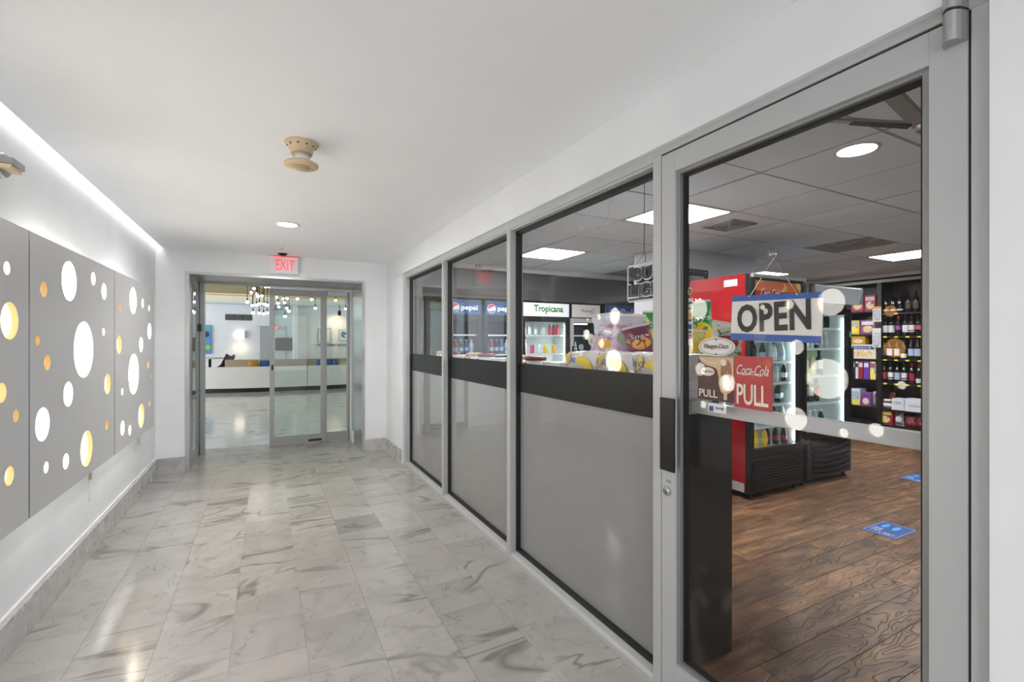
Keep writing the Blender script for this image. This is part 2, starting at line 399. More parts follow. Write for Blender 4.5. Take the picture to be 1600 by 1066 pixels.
struct(wf.obj('wall_far'), 'white end wall around the sliding door')
wb = MB().box(XL, -.9, -4.1, -4.0, 0, 2.7, 'wall').box(1.3, XR, -4.1, -4.0, 0, ZC, 'wall').box(-.9, 1.3, -4.1, -4.0, 0, .4, 'wall').box(-.9, 1.3, -4.1, -4.0, 2.3, ZC, 'wall')
struct(wb.obj('wall_back'), 'white wall behind the viewer')
# marble baseboards
def baseboard(name, segs, lab):
    r = struct(empty(name), lab)
    for (x0, x1, y0, y1) in segs:
        MB().box(x0, x1, y0, y1, 0, .168, 'marble_base', .003).obj('slab', r)
    return r
segs = []; y = .2
while y < YF - .02:
    y1 = min(y + .61, YF - .021); segs.append((XL, XL + .02, y + .0008, y1 - .0008)); y = y1 + 1e-6
    if y1 >= YF - .022: break
bl = baseboard('baseboard_left', segs, 'grey veined marble baseboard below the panels')
bc = MB().box(XL, XL + .012, .2, YF - .02, .168, .190, 'white').obj('cap', bl)
baseboard('baseboard_far', [(XL + .02, -.780, YF - .02, YF), (1.112, 1.364, YF - .02, YF)], 'marble baseboard on the end wall')
baseboard('baseboard_right', [(XR - .022, XR, 5.80, YF), (XR - .022, XR, 5.405, 5.7985)], 'marble baseboard beside the storefront')

# ------------------------------------------------------------------ storefront
HX = 1.405
tr = struct(empty('trim_1'), 'grey aluminium storefront framing')
hd = MB().box(HX, 1.50, 1.442, 5.38, 2.150, 2.196, 'alu', .002).box(HX, 1.50, .42, 1.442, 2.168, 2.2, 'alu', .002)
hd.obj('header', tr)
box('shadow_joint', 1.395, 1.50, .42, 5.39, 2.196, 2.204, 'alu_d', tr)
MB().box(HX, 1.50, 5.288, 5.38, 0, 2.15, 'alu', .002).obj('jamb', tr)
MB().box(HX, 1.50, .423, .460, 0, 2.168, 'alu', .002).obj('jamb', tr)
for a, b in ((4.020, 4.060), (2.718, 2.765), (1.397, 1.442)):
    MB().box(HX, 1.50, a, b, 0, 2.15 if a > 1.5 else 2.168, 'alu', .002).obj('mullion', tr)
BAYS = [(4.060, 5.288), (2.765, 4.020), (1.442, 2.718)]
for k, (a, b) in enumerate(BAYS):
    s_ = MB().box(HX, 1.445, a, b, 0, .030, 'alu', .002).prism([(HX + .004, .030), (1.447, .030), (1.447, .050), (HX + .012, .044)], a, b, 'alu', 'xz')
    s_.box(1.447, 1.50, a, b, 0, .05, 'alu'); s_.obj('sill', tr)
    MB().box(HX + .006, 1.447, a, b, 2.137, 2.150, 'alu').obj('stop', tr)
    wn = struct(empty('window_%d' % (k + 1)), ['narrow farthest storefront window', 'middle storefront window', 'nearest wide storefront window'][k])
    g_ = .020
    gk = MB()
    for q in ((a, a + g_, .05, 2.137), (b - g_, b, .05, 2.137)): gk.box(1.448, 1.484, q[0], q[1], q[2], q[3], 'gasket')
    gk.box(1.448, 1.484, a, b, .05, .05 + g_, 'gasket').box(1.448, 1.484, a, b, 2.137 - g_, 2.137, 'gasket')
    gk.obj('gasket', wn)
    box('pane', 1.466, 1.472, a + .004, b - .004, .055, 2.13, 'glass_s' if k == 2 else 'glass', wn)
    box('frosted_film', 1.4728, 1.4738, a + g_, b - g_, .068, 1.092, 'film', wn)
    box('dark_band', 1.4630, 1.4655, a + g_, b - g_, 1.090, 1.276, 'band', wn)

# hinged glass shop door
d1 = struct(empty('door_1'), 'hinged glass shop door in a grey aluminium frame')
DY0, DY1 = .465, 1.3935
MB().box(HX, 1.455, 1.324, DY1, .012, 2.160, 'alu', .0015).obj('stile', d1)
MB().box(HX, 1.455, DY0, .536, .012, 2.160, 'alu', .0015).obj('stile', d1)
MB().box(HX + .0005, 1.455, .536, 1.324, 2.080, 2.160, 'alu', .001).obj('top_rail', d1)
MB().box(HX + .0005, 1.455, .536, 1.324, .012, .165, 'alu', .001).obj('bottom_rail', d1)
gb = MB().box(HX + .010, 1.455, .536, .552, .165, 2.08, 'alu_d').box(HX + .010, 1.455, 1.308, 1.324, .165, 2.08, 'alu_d')
gb.box(HX + .010, 1.455, .552, 1.308, .165, .178, 'alu_d').box(HX + .010, 1.455, .552, 1.308, 2.067, 2.08, 'alu_d'); gb.obj('glazing_bead', d1)
gk = MB().box(1.432, 1.452, .552, .562, .178, 2.067, 'gasket').box(1.432, 1.452, 1.298, 1.308, .178, 2.067, 'gasket')
gk.box(1.432, 1.452, .562, 1.298, .178, .188, 'gasket').box(1.432, 1.452, .562, 1.298, 2.057, 2.067, 'gasket'); gk.obj('gasket', d1)
box('pane', 1.439, 1.444, .553, 1.307, .180, 2.066, 'dglass', d1)
jg = MB().box(1.412, 1.45, .46, .465, .012, 2.166, 'gap').box(1.412, 1.45, DY1, 1.397, .012, 2.166, 'gap').box(1.412, 1.45, .46, 1.397, 2.160, 2.168, 'gap')
jg.obj('door_seal', d1)
pb = MB().box(1.485, 1.515, .52, 1.385, 1.138, 1.184, 'alu', .004)
po = pb.obj('push_bar', d1)
MB().box(1.455, 1.52, 1.315, 1.392, 1.130, 1.190, 'alu_d', .004).obj('bracket', po)
MB().box(1.455, 1.52, .475, .53, 1.130, 1.190, 'alu_d', .004).obj('bracket', po)
hdl = MB().box(1.368, 1.378, 1.296, 1.368, .918, 1.20, 'black', .003).box(1.374, HX, 1.322, 1.360, .930, .965, 'black').box(1.374, HX, 1.322, 1.360, 1.155, 1.19, 'black')
hdl.obj('pull_handle', d1)
lk = MB().lathe([(.0, .0), (.017, .0), (.017, .005), (.013, .008), (.0, .008)], 'steel', 20, (HX - .008, 1.362, .828), 'x')
lk.box(HX - .009, HX - .0075, 1.3605, 1.3635, .819, .837, 'ink'); lk.obj('lock_cylinder', d1)
MB().box(HX - .0015, HX, 1.345, 1.368, .862, .872, 'alu_d').obj('nameplate', d1)
ph = MB()
def arc(y0, y1, x0, dep, z0, z1, m_):
    poly = [(x0, y0)] + [(x0 - dep * math.sin(PI * i / 8) ** .6, y0 + (y1 - y0) * (i / 8)) for i in range(9)] + [(x0, y1)]
    return poly
ph.prism(arc(.463, .508, HX, .040, 0, 0, 0), 2.100, 2.166, 'steel_m').prism(arc(.463, .508, HX, .036, 0, 0, 0), 2.166, 2.172, 'gasket').prism(arc(.463, .508, HX, .042, 0, 0, 0), 2.172, 2.215, 'steel_m')
ph.obj('pivot_hinge', d1)
# door closer arms on the shop side
dc = MB(); P0 = onx(1440, 194, 1.66)
dc.bar(onx(1388, 142, 1.49), P0, .040, .014, 'alu_d').bar(onx(1275, 187, 1.47), P0, .018, .008, 'alu_d')
dc.bar(onx(1330, 190, 1.54), onx(1422, 196, 1.645), .026, .011, 'gap')
dc.lathe([(.0, -.018), (.013, -.018), (.013, .018), (0, .018)], 'steel_m', 12, tuple(P0)).box(P0.x, P0.x + .05, P0.y - .12, P0.y + .015, P0.z - .018, P0.z + .012, 'alu_d')
dc.obj('closer_arm', d1)
MB().box(1.458, 1.475, .70, 1.12, 2.075, 2.120, 'clear', .006).box(1.456, 1.458, .90, 1.10, 2.08, 2.10, 'alu_d').obj('closer_cover', d1)

# ------------------------------------------------------------------ sliding door and its steel portal
d2 = struct(empty('door_2'), 'steel framed sliding glass door at the corridor end')
pf = MB().box(-.780, -.742, YF - .006, 7.28, 0, 2.178, 'steel_m').obj('side_panel', d2)
MB().box(1.078, 1.111, YF - .006, 7.28, 0, 2.178, 'steel').obj('side_panel', d2)
MB().box(-.742, 1.078, YF - .006, YF + .045, 2.150, 2.178, 'steel_m', .002).obj('head_trim', d2)
MB().box(-.742, 1.078, YF + .045, 7.28, 2.165, 2.178, 'steel_m').obj('soffit_panel', d2)
box('track_header', -.742, 1.078, 6.98, 7.16, 2.150, 2.166, 'alu_d', d2)
box('track_header', .045, 1.078, 7.02, 7.16, 2.115, 2.150, 'steel_m', d2)
def leaf(x0, x1, y, z0, z1, lab):
    f = MB().box(x0, x0 + .058, y, y + .035, z0, z1, 'alu_d', .001).box(x1 - .07, x1, y, y + .035, z0, z1, 'alu_d', .001)
    f.box(x0 + .058, x1 - .07, y, y + .035, z1 - .085, z1, 'alu_d').box(x0 + .058, x1 - .07, y, y + .035, z0, z0 + .115, 'alu_d')
    o = f.obj('sliding_leaf', d2); o['label'] = lab
    MB().box(x0 + .056, x1 - .068, y + .014, y + .020, z0 + .11, z1 - .08, 'lglass').obj('pane', o)
    return o
l1 = leaf(.040, .745, 7.075, .006, 2.118, 'left moving leaf')
MB().box(.515, .690, 7.073, 7.0755, .028, .060, 'gap').obj('vent_slot', l1)
MB().box(.060, .085, 7.073, 7.0755, 1.03, 1.10, 'gap').obj('finger_pull', l1)
l2 = leaf(.700, 1.100, 7.115, .006, 2.150, 'right fixed leaf')
MB().box(.775, 1.03, 7.110, 7.114, 2.06, 2.148, 'steel_m').obj('cover_plate', l2)
MB().box(-.735, -.690, 7.00, 7.16, 0, 2.15, 'alu_d', .002).obj('jamb_post', d2)
MB().box(-.742, -.735, 6.35, 6.95, .17, 2.08, 'lglass').obj('side_glass', d2)
MB().box(-.742, -.730, 6.34, 6.95, .78, .80, 'alu_d').obj('side_rail', d2)
MB().box(-.742, -.712, 6.93, 6.99, 1.54, 1.63, 'black', .004).obj('sensor', d2)
MB().box(1.066, 1.079, 6.86, 7.08, 0, .16, 'white').box(1.066, 1.079, 7.04, 7.08, .16, 2.12, 'white').obj('guide_post', d2)

# ------------------------------------------------------------------ perforated light panels
H1 = [(2.05, 1.716, .104, 'w'), (1.665, 1.626, .040, 'b'), (1.64, 1.372, .066, 'b'), (2.08, 1.13, .155, 'w'), (2.32, .79, .096, 'w'), (1.75, .793, .050, 'w'),
      (1.96, .735, .036, 'w'), (2.37, 1.718, .040, 'w'), (2.606, 1.712, .027, 'w'), (2.630, 1.502, .077, 'c'), (2.31, 1.37, .062, 'w'),
      (2.683, 1.109, .028, 'a'), (2.627, .874, .040, 'c'), (2.564, 1.217, .040, 'c'), (1.60, 1.12, .03, 'w'), (2.14, 1.45, .03, 'a'), (1.78, 1.55, .045, 'c')]
H2 = [(3.073, 1.671, .040, 'a'), (3.407, 1.748, .109, 'w'), (3.809, 1.809, .041, 'w'), (4.030, 1.750, .054, 'w'), (3.003, 1.422, .027, 'a'), (3.641, 1.369, .166, 'w'),
      (4.018, 1.48, .027, 'w'), (3.115, 1.314, .040, 'a'), (4.107, 1.128, .071, 'c'), (3.392, 1.130, .068, 'w'), (3.059, 1.018, .081, 'w'), (3.356, .772, .042, 'w'),
      (3.100, .800, .028, 'w'), (3.687, .775, .108, 'c'), (4.091, .851, .036, 'a')]
H3 = [(4.413, 1.67, .037, 'a'), (4.801, 1.747, .109, 'w'), (5.129, 1.749, .042, 'w'), (5.383, 1.723, .028, 'w'), (5.403, 1.511, .075, 'w'), (5.075, 1.389, .065, 'w'),
      (4.393, 1.394, .068, 'c'), (5.347, 1.207, .037, 'a'), (4.822, 1.151, .165, 'w'), (5.465, 1.092, .020, 'a'), (4.478, 1.04, .027, 'w'), (5.411, .846, .034, 'a'),
      (5.082, .775, .106, 'c'), (4.484, .767, .055, 'w'), (4.695, .714, .040, 'w')]
H2 = [(y * .963, 1.42 + (z - 1.42) * .963, r * .963, k) for y, z, r, k in H2]
H3 = [(y * .963, 1.42 + (z - 1.42) * .963, r * .963, k) for y, z, r, k in H3]
PX, PZ0, PZ1 = -.92, .640, 1.904
def perf_board(a, b, holes):
    cu = bpy.data.curves.new('b', 'CURVE'); cu.dimensions = '2D'; cu.fill_mode = 'BOTH'; cu.extrude = .011
    def poly(pts):
        sp = cu.splines.new('POLY'); sp.points.add(len(pts) - 1)
        for p, q in zip(sp.points, pts): p.co = (q[0], q[1], 0, 1)
        sp.use_cyclic_u = True
    poly([(a, PZ0), (b, PZ0), (b, PZ1), (a, PZ1)])
    for y, z, r, k in holes: poly([(y + r * math.cos(t * PI / 20), z + r * math.sin(t * PI / 20)) for t in range(40)])
    o = bpy.data.objects.new('b', cu); C.objects.link(o)
    me = bpy.data.meshes.new_from_object(o.evaluated_get(bpy.context.evaluated_depsgraph_get()))
    bpy.data.objects.remove(o); bpy.data.curves.remove(cu)
    for v in me.vertices: v.co = Vector((PX - .011 + v.co.z, v.co.x, v.co.y))
    me.materials.clear(); me.materials.append(M['panel']); me.name = 'board'
    return me
PL = ['nearest grey wall panel with round backlit holes, cut by the left picture edge', 'middle grey wall panel with round backlit holes',
      'farthest grey wall panel with round backlit holes, next to the end wall']
for (a, b), H, lab in zip(PANELS, (H1, H2, H3), PL):
    t = thing('wall_panel', lab, 'wall panel', (0, 0, 0), 0, 'backlit perforated panels on the left wall')
    o = bpy.data.objects.new('board', perf_board(a + .004, b - .004, H)); C.objects.link(o); o.parent = t
    e = MB(); q = .012
    e.box(PX - .052, PX - .012, a + .001, a + q, PZ0 - .004, PZ1 + .004, 'panel_edge').box(PX - .052, PX - .012, b - q, b - .001, PZ0 - .004, PZ1 + .004, 'panel_edge')
    e.box(PX - .052, PX - .012, a + q, b - q, PZ0 - .006, PZ0 + .008, 'panel_edge').box(PX - .052, PX - .012, a + q, b - q, PZ1 - .008, PZ1 + .006, 'panel_edge')
    e.obj('edge_frame', t)
    MB().box(XL, PX - .04, a + .1, a + .14, .9, .96, 'white').box(XL, PX - .04, b - .14, b - .1, .9, .96, 'white').box(XL, PX - .04, a + .1, a + .14, 1.55, 1.61, 'white').box(XL, PX - .04, b - .14, b - .1, 1.55, 1.61, 'white').obj('standoff', t)
    for y, z, r, k in H:
        if not (a + r < y < b - r * .5): y = min(max(y, a + r + .02), b - r - .02) if k == 'x' else y
        dm = MB(); disc(dm, (PX - .026, y, z), r + .004, r + .004, .004, {'w': 'disc_w', 'a': 'disc_a', 'b': 'disc_b', 'c': 'disc_c'}[k], '-x', 28)
        # move the disc so that its lit side faces the corridor
        dm.v = [(2 * (PX - .026) - x_, y_, z_) for x_, y_, z_ in dm.v]
        dm.obj('light_disc', t)
        rm = MB(); n_ = 28; vs = []; fs = []
        for xx in (PX - .026, PX - .0008):
            for i in range(n_): vs.append((xx, y + (r - .0006) * math.cos(2 * PI * i / n_), z + (r - .0006) * math.sin(2 * PI * i / n_)))
        for i in range(n_): fs.append((i, (i + 1) % n_, n_ + (i + 1) % n_, n_ + i))
        rm.add(vs, fs, 'rim', True); rm.obj('hole_rim', t)
cb = MB().box(XL, XL + .012, 4.05, 4.075, .50, .60, 'beige2', .003).tube([(XL + .006, 4.06, .50), (XL + .008, 4.058, .44), (XL + .004, 4.055, .36)], .003, 'white')
tag(cb.obj('cable_clip'), 'small grey cable end hanging below the middle wall panel', 'cable')
ws = MB().lathe([(.0, 0), (.055, 0), (.055, .02), (.045, .03), (.0, .03)], 'alu_d', 20, (XL + .001, 2.86, 2.19), 'x')
ws.box(XL, XL + .07, 2.80, 2.92, 2.185, 2.215, 'alu_d', .004).box(XL + .005, XL + .065, 2.80, 2.90, 2.165, 2.185, 'beige', .004)
tag(ws.obj('wall_sensor'), 'small grey sensor with a beige lens high on the left wall at the picture edge', 'sensor')

# ------------------------------------------------------------------ ceiling fittings of the corridor
for i, (x, y) in enumerate(CANS):
    t = thing('recessed_downlight', ['round white downlight in the corridor ceiling in front of the exit sign', 'added unseen fill downlight in the corridor ceiling above the viewer', 'added unseen fill downlight in the corridor ceiling behind the viewer'][i], 'ceiling light', (x, y, ZC))
    MB().lathe([(.078, -.001), (.098, -.001), (.098, -.006), (.088, -.009), (.078, -.006)], 'white', 32, cap=False).obj('trim', t)
    MB().lathe([(0, -.004), (.080, -.004), (.080, -.002), (0, -.002)], 'lit', 28).obj('diffuser', t)
t = thing('smoke_detector', 'yellowed beige smoke detector hanging from the corridor ceiling', 'smoke detector', (.158, 2.60, ZC))
MB().lathe([(0, 0), (.078, 0), (.080, -.006), (.056, -.028), (.052, -.055), (0, -.055)], 'beige', 32).obj('base', t)
s_ = MB()
for k in range(10):
    a = k * PI / 5; s_.box(.064 * math.cos(a) - .004, .064 * math.cos(a) + .004, .064 * math.sin(a) - .004, .064 * math.sin(a) + .004, -.023, -.018, 'ink')
s_.obj('vent_hole', t)['kind'] = 'stuff'
MB().lathe([(.0, -.055), (.047, -.055), (.044, -.062), (.044, -.064), (0, -.064)], 'beige2', 24).obj('collar', t)
MB().lathe([(.0, -.064), (.040, -.064), (.036, -.102), (.0, -.102)], 'white', 24).obj('neck', t)
hd_ = MB().lathe([(.0, -.098), (.070, -.100), (.080, -.106), (.080, -.116), (.070, -.122), (0, -.122)], 'beige', 32).obj('head', t)
MB().lathe([(.0, -.1222), (.042, -.1222), (.040, -.125), (.0, -.125)], 'beige2', 24).obj('grille', hd_)
t = thing('sprinkler_head', 'small white sprinkler head on the ceiling above the exit sign', 'sprinkler', (.145, 5.50, ZC))
MB().lathe([(0, 0), (.035, 0), (.033, -.006), (.008, -.007), (.008, -.022), (0, -.022)], 'white', 20).obj('escutcheon', t)
MB().lathe([(0, -.03), (.014, -.03), (.014, -.033), (0, -.033)], 'steel', 16).tube([(-.007, 0, -.02), (-.010, 0, -.03)], .0015, 'steel', 5).tube([(.007, 0, -.02), (.010, 0, -.03)], .0015, 'steel', 5).obj('deflector', t)
t = thing('detector_dome', 'small round dark detector on the ceiling just in front of the exit sign', 'detector', (.165, 5.94, ZC))
MB().lathe([(0, 0), (.055, 0), (.050, -.012), (.03, -.030), (0, -.032)], 'black', 20).lathe([(0, 0), (.065, 0), (.065, -.006), (0, -.006)], 'white', 20).obj('dome', t)
# exit sign on the end wall
t = thing('exit_sign', 'white box exit sign with red letters above the sliding door', 'exit sign', (.184, YF, 2.205))
MB().box(-.155, .155, -.055, 0, 0, .200, 'white', .006).obj('housing', t)
text('EXIT', 'exitred', (.012, -.0555, .105), .200, .125, '-y', .002, t, offset=.012)
MB().box(-.155, .155, -.056, -.054, .196, .202, 'exitred').obj('top_glow_strip', t)

# ------------------------------------------------------------------ shop shell
shop = struct(MB().box(1.46, 8.5, -.9, 6.2, -.06, -.004, 'sub').obj('floor'), 'brown plank floor of the shop')
box('threshold', 1.46, 1.52, .42, 5.4, -.004, .003, 'alu_d', shop)
rowy = -.9; k = 0
seams = {8: 2.797, 9: 3.127, 10: 2.077, 11: 2.40, 12: 2.67, 13: 3.36}
rows = []
yy = 1.324 - .165 * 13
while yy < 5.5: rows.append(yy); yy += .165
for i, y0 in enumerate(rows):
    idx = i - 5 + 1    # row index used for the measured end seams
    ln = 1.22
    base = {11: 2.797, 12: 3.127, 13: 2.077, 14: 2.40, 15: 2.67, 16: 3.36}.get(i, 1.6 + random.random() * 1.2)
    x = base
    while x > 1.52: x -= ln
    xmax = 3.9 if y0 > 2.8 else 8.4
    if y0 > 3.0 and y0 < 4.6: xs_rng = [(1.52, 3.7), (5.4, 8.4)] if y0 < 4.4 else [(1.52, 3.7)]
    else: xs_rng = [(1.52, 8.4)] if y0 < 3.0 else [(1.52, 6.0)]
    for xa, xb in xs_rng:
        q = x
        while q < xb:
            a, b = max(q, xa), min(q + ln, xb)
            if b - a > .03:
                cx_, cy_ = (a + b) / 2, y0 + .0825
                MB().box(a - cx_ + .0014, b - cx_ - .0014, -.0825 + .0014, .0825 - .0014, -.012, 0, 'plank').obj('plank', shop, (cx_, cy_, 0))
            q += ln
ZS = 2.40
cs = struct(MB().box(1.52, 8.5, -.9, 6.2, ZS + .012, ZS + .06, 'grid').obj('ceiling'), 'suspended tile ceiling of the shop')
GX0, GY0 = 2.54 - .61 * 2, 1.75 - .61 * 4
LIGHTS = {(2, 8), (2, 5), (8, 5), (8, 8), (5, 3), (9, 2), (2, 3 - 1)}
LIGHTS = {(2, 8), (2, 5), (8, 5), (8, 8), (6, 2)}
VENTS = {(3, 5), (6, 5)}
for i in range(0, 12):
    for j in range(0, 11):
        x0, y0 = GX0 + .61 * i, GY0 + .61 * j
        if x0 + .61 < 1.53 or x0 > 8.25 or y0 > 5.9: continue
        if (i, j) in LIGHTS or (i, j) in VENTS: continue
        a, b = max(x0 + .008, 1.53), min(x0 + .602, 8.29); c_, d_ = y0 + .008, min(y0 + .602, 5.95)
        if b - a < .03 or d_ - c_ < .03: continue
        if x0 > 3.9 and x0 < 4.9 and y0 > 3.5: continue
        MB().box(a, b, c_, d_, ZS - .003 + random.uniform(-.002, .002), ZS + .014, 'tile').obj('ceiling_tile', cs)
gr = MB()
for i in range(1, 13):
    x0 = GX0 + .61 * i
    if 1.53 < x0 < 8.3: gr.box(x0 - .009, x0 + .009, -.9, 5.95, ZS - .002, ZS + .013, 'grid')
for j in range(0, 12):
    y0 = GY0 + .61 * j
    if y0 < 5.95: gr.box(1.53, 8.3, y0 - .009, y0 + .009, ZS - .001, ZS + .0135, 'grid')
gr.obj('ceiling_grid', cs)
LBL = {(2, 8): 'square lit ceiling panel over the north coolers, farthest left in the shop', (2, 5): 'square lit ceiling panel behind the door frame post',
       (8, 5): 'square lit ceiling panel in front of the wine shelves', (8, 8): 'square lit ceiling panel above the red cooler', (6, 2): 'square lit ceiling panel over the near side of the shop'}
for (i, j), lb in LBL.items():
    x0, y0 = GX0 + .61 * i + .305, GY0 + .61 * j + .305
    t = thing('ceiling_panel_light', lb, 'ceiling light', (x0, y0, ZS), 0, 'square lit panels in the shop ceiling')
    MB().box(-.296, .296, -.296, -.27, -.004, .010, 'crown').box(-.296, .296, .27, .296, -.004, .010, 'crown').box(-.296, -.27, -.27, .27, -.004, .010, 'crown').box(.27, .296, -.27, .27, -.004, .010, 'crown').obj('frame', t)
    MB().box(-.27, .27, -.27, .27, -.003, .006, 'lit_panel').obj('diffuser', t)
t = thing('recessed_downlight', 'round bright downlight in the shop ceiling near the door', 'ceiling light', (2.665, 1.31, ZS))
MB().lathe([(.084, .0), (.100, .0), (.100, -.008), (.090, -.012), (.084, -.010)], 'crown', 32, cap=False).obj('trim', t)
MB().lathe([(0, -.009), (.086, -.009), (.086, -.007), (0, -.007)], 'lit', 28).obj('diffuser', t)
for (i, j), lb, rust in (((3, 5), 'square slotted air vent beside the lit panel', False), ((6, 5), 'square air vent with rusty stained edges', True)):
    x0, y0 = GX0 + .61 * i + .305, GY0 + .61 * j + .305
    t = thing('air_vent', lb, 'air vent', (x0, y0, ZS))
    MB().box(-.296, .296, -.296, .296, -.003, .010, 'stain' if rust else 'tile').obj('plate', t)
    for k in range(4):
        r = .15 - k * .035; v = MB()
        for sx in (-1, 1):
            v.box(sx * r - .006, sx * r + .006, -r, r, -.012, -.002, 'grid'); v.box(-r, r, sx * r - .006, sx * r + .006, -.012, -.002, 'grid')
            v.box(sx * (r - .014) - .006, sx * (r - .014) + .006, -r + .014, r - .014, -.0035, -.003, 'ink'); v.box(-r + .014, r - .014, sx * (r - .014) - .006, sx * (r - .014) + .006, -.0035, -.003, 'ink')
        v.obj('louvre_ring', t)
struct(MB().box(1.52, 8.5, 5.98, 6.15, 0, 2.45, 'shopwall').box(1.52, 6.0, 5.56, 5.98, 1.97, 2.345, 'darkwall').obj('wall_north'), 'dark fascia wall above the far coolers')
struct(MB().box(8.36, 8.5, -.9, 6.1, 0, 2.45, 'shopwall').obj('wall_east'), 'dark wall behind the wine shelves')
struct(MB().box(1.52, 8.5, -1.0, -.9, 0, 2.45, 'greywall').obj('wall_south'), 'shop wall behind the viewer')
struct(MB().prism([(3.62, 4.00), (3.95, 3.57), (5.08, 3.57), (5.08, 5.5), (5.00, 5.5)], 0, 2.40, 'greywall').prism([(5.08, 4.95), (8.36, 4.95), (8.36, 5.05), (5.08, 5.05)], 0, 2.4, 'darkwall').obj('wall_inner'), 'grey wall block behind the red cooler')
struct(MB().box(1.52, 4.98, 5.50, 5.56, 2.335, 2.40, 'crown').box(5.08, 6, 5.50, 5.56, 2.335, 2.4, 'crown').obj('trim_2'), 'pale trim strip above the far coolers')
struct(MB().box(7.95, 8.36, -.9, 4.95, 2.345, 2.40, 'crown', .01).box(5.09, 7.95, 4.89, 4.95, 2.345, 2.4, 'crown').obj('trim_3'), 'pale trim strip above the wine shelves')
MB().box(3.985, 3.995, 3.563, 3.57, 0, 2.395, 'alu_d').obj('corner_joint', bpy.data.objects['wall_inner'])

# ------------------------------------------------------------------ bottles, cans, boxes, bags
def colmat(key, col, rough=.3, **k):
    if key not in M: M[key] = pm(key, col, rough, **k)
    return key
colmat('wine_glass', (.012, .012, .010), .08); colmat('green_glass', (.02, .045, .015), .08); colmat('pale_wine', (.62, .66, .28), .1)
colmat('clear_bottle', (.60, .70, .72), .12); colmat('teal_drink', (.08, .50, .55), .2); colmat('lime_drink', (.35, .62, .06), .25)
colmat('orange_drink', (.85, .42, .03), .25); colmat('cola', (.035, .012, .008), .12); colmat('blue_cap', (.03, .14, .5), .3)
colmat('label_white', (.74, .76, .80), .5); colmat('label_purple', (.27, .08, .30), .5); colmat('label_pink', (.55, .06, .14), .5); colmat('label_red', (.35, .02, .04), .5)
colmat('label_blue', (.42, .50, .68), .5); colmat('label_dark', (.10, .07, .06), .5); colmat('caps_red', (.22, .02, .03), .35); colmat('yellow', (.80, .58, .03), .45)
colmat('green', (.02, .26, .06), .4); colmat('price_yellow', (.85, .80, .06), .5); colmat('amber_box', (.55, .33, .03), .5)
WPROF = [(0, 0), (.033, 0), (.034, .01), (.034, .19), (.027, .215), (.014, .235), (.0135, .295), (.015, .296), (.015, .306), (0, .306)]
def wine_bottle(label, group, loc, glass_='wine_glass', lab='label_white', cap='black', h=1., lz=(.06, .15), face='-x', band=None):
    t = thing('wine_bottle', label, 'bottle', loc, 0, group)
    MB().lathe([(r, z * h) for r, z in WPROF], glass_, 14).obj('body', t)
    a = MB().lathe([(.0347, lz[0]), (.0347, lz[1])], lab, 14, cap=False)
    if band: a.lathe([(.0350, lz[0] + .012), (.0350, lz[0] + .03)], band, 14, cap=False)
    a.obj('label', t)
    MB().lathe([(.0152, .245 * h), (.0156, .308 * h), (0, .309 * h)], cap, 12).obj('capsule', t)
    return t
def drink(label, group, loc, col, cap='white', kind='bottle', lab='label_white', sc=1.):
    t = thing('drink_' + kind, label, kind, loc, 0, group)
    if kind == 'can':
        MB().lathe([(0, 0), (.026, 0), (.031, .008), (.031, .108), (.026, .118), (0, .116)], col, 12).obj('body', t)
        MB().lathe([(.026, .118), (.027, .121), (.024, .121), (0, .117)], 'steel', 12).obj('lid', t)
    else:
        MB().lathe([(0, 0), (.028 * sc, 0), (.032 * sc, .01), (.032 * sc, .11 * sc), (.026 * sc, .15 * sc), (.012 * sc, .185 * sc), (.012 * sc, .20 * sc), (0, .20 * sc)], col, 12).obj('body', t)
        MB().lathe([(.0328 * sc, .045 * sc), (.0328 * sc, .10 * sc)], lab, 12, cap=False).obj('label', t)
        MB().lathe([(0, .19 * sc), (.0145 * sc, .19 * sc), (.0145 * sc, .212 * sc), (0, .212 * sc)], cap, 10).obj('cap', t)
    return t
def carton(name, label, cat, loc, dx, dy, dz, mat, face='-x', panel=None, panel2=None, group=None, words=None, wmat='white'):
    """box standing on its base centre; a printed panel and an emblem on the side that faces the viewer"""
    t = thing(name, label, cat, loc, 0, group)
    MB().box(-dx / 2, dx / 2, -dy / 2, dy / 2, 0, dz, mat, min(dx, dy, dz) * .03).obj('box', t)
    f = -dx / 2 - .0012 if face == '-x' else -dy / 2 - .0012
    if panel:
        p = MB()
        if face == '-x': disc(p, (f, 0, dz * .36), dy * .36, dz * .24, .001, panel, face, 16)
        else: disc(p, (0, f, dz * .36), dx * .36, dz * .24, .001, panel, face, 16)
        p.obj('picture', t)
    if panel2:
        p = MB()
        if face == '-x': p.box(f, f + .001, -dy * .42, dy * .42, dz * .66, dz * .90, panel2)
        else: p.box(-dx * .42, dx * .42, f, f + .001, dz * .66, dz * .90, panel2)
        p.obj('title_band', t)
    if words:
        if face == '-x': text(words, wmat, (f - .001, 0, dz * .78), dy * .7, dz * .15, face, .0008, t)
        else: text(words, wmat, (0, f - .001, dz * .78), dx * .7, dz * .15, face, .0008, t)
    return t
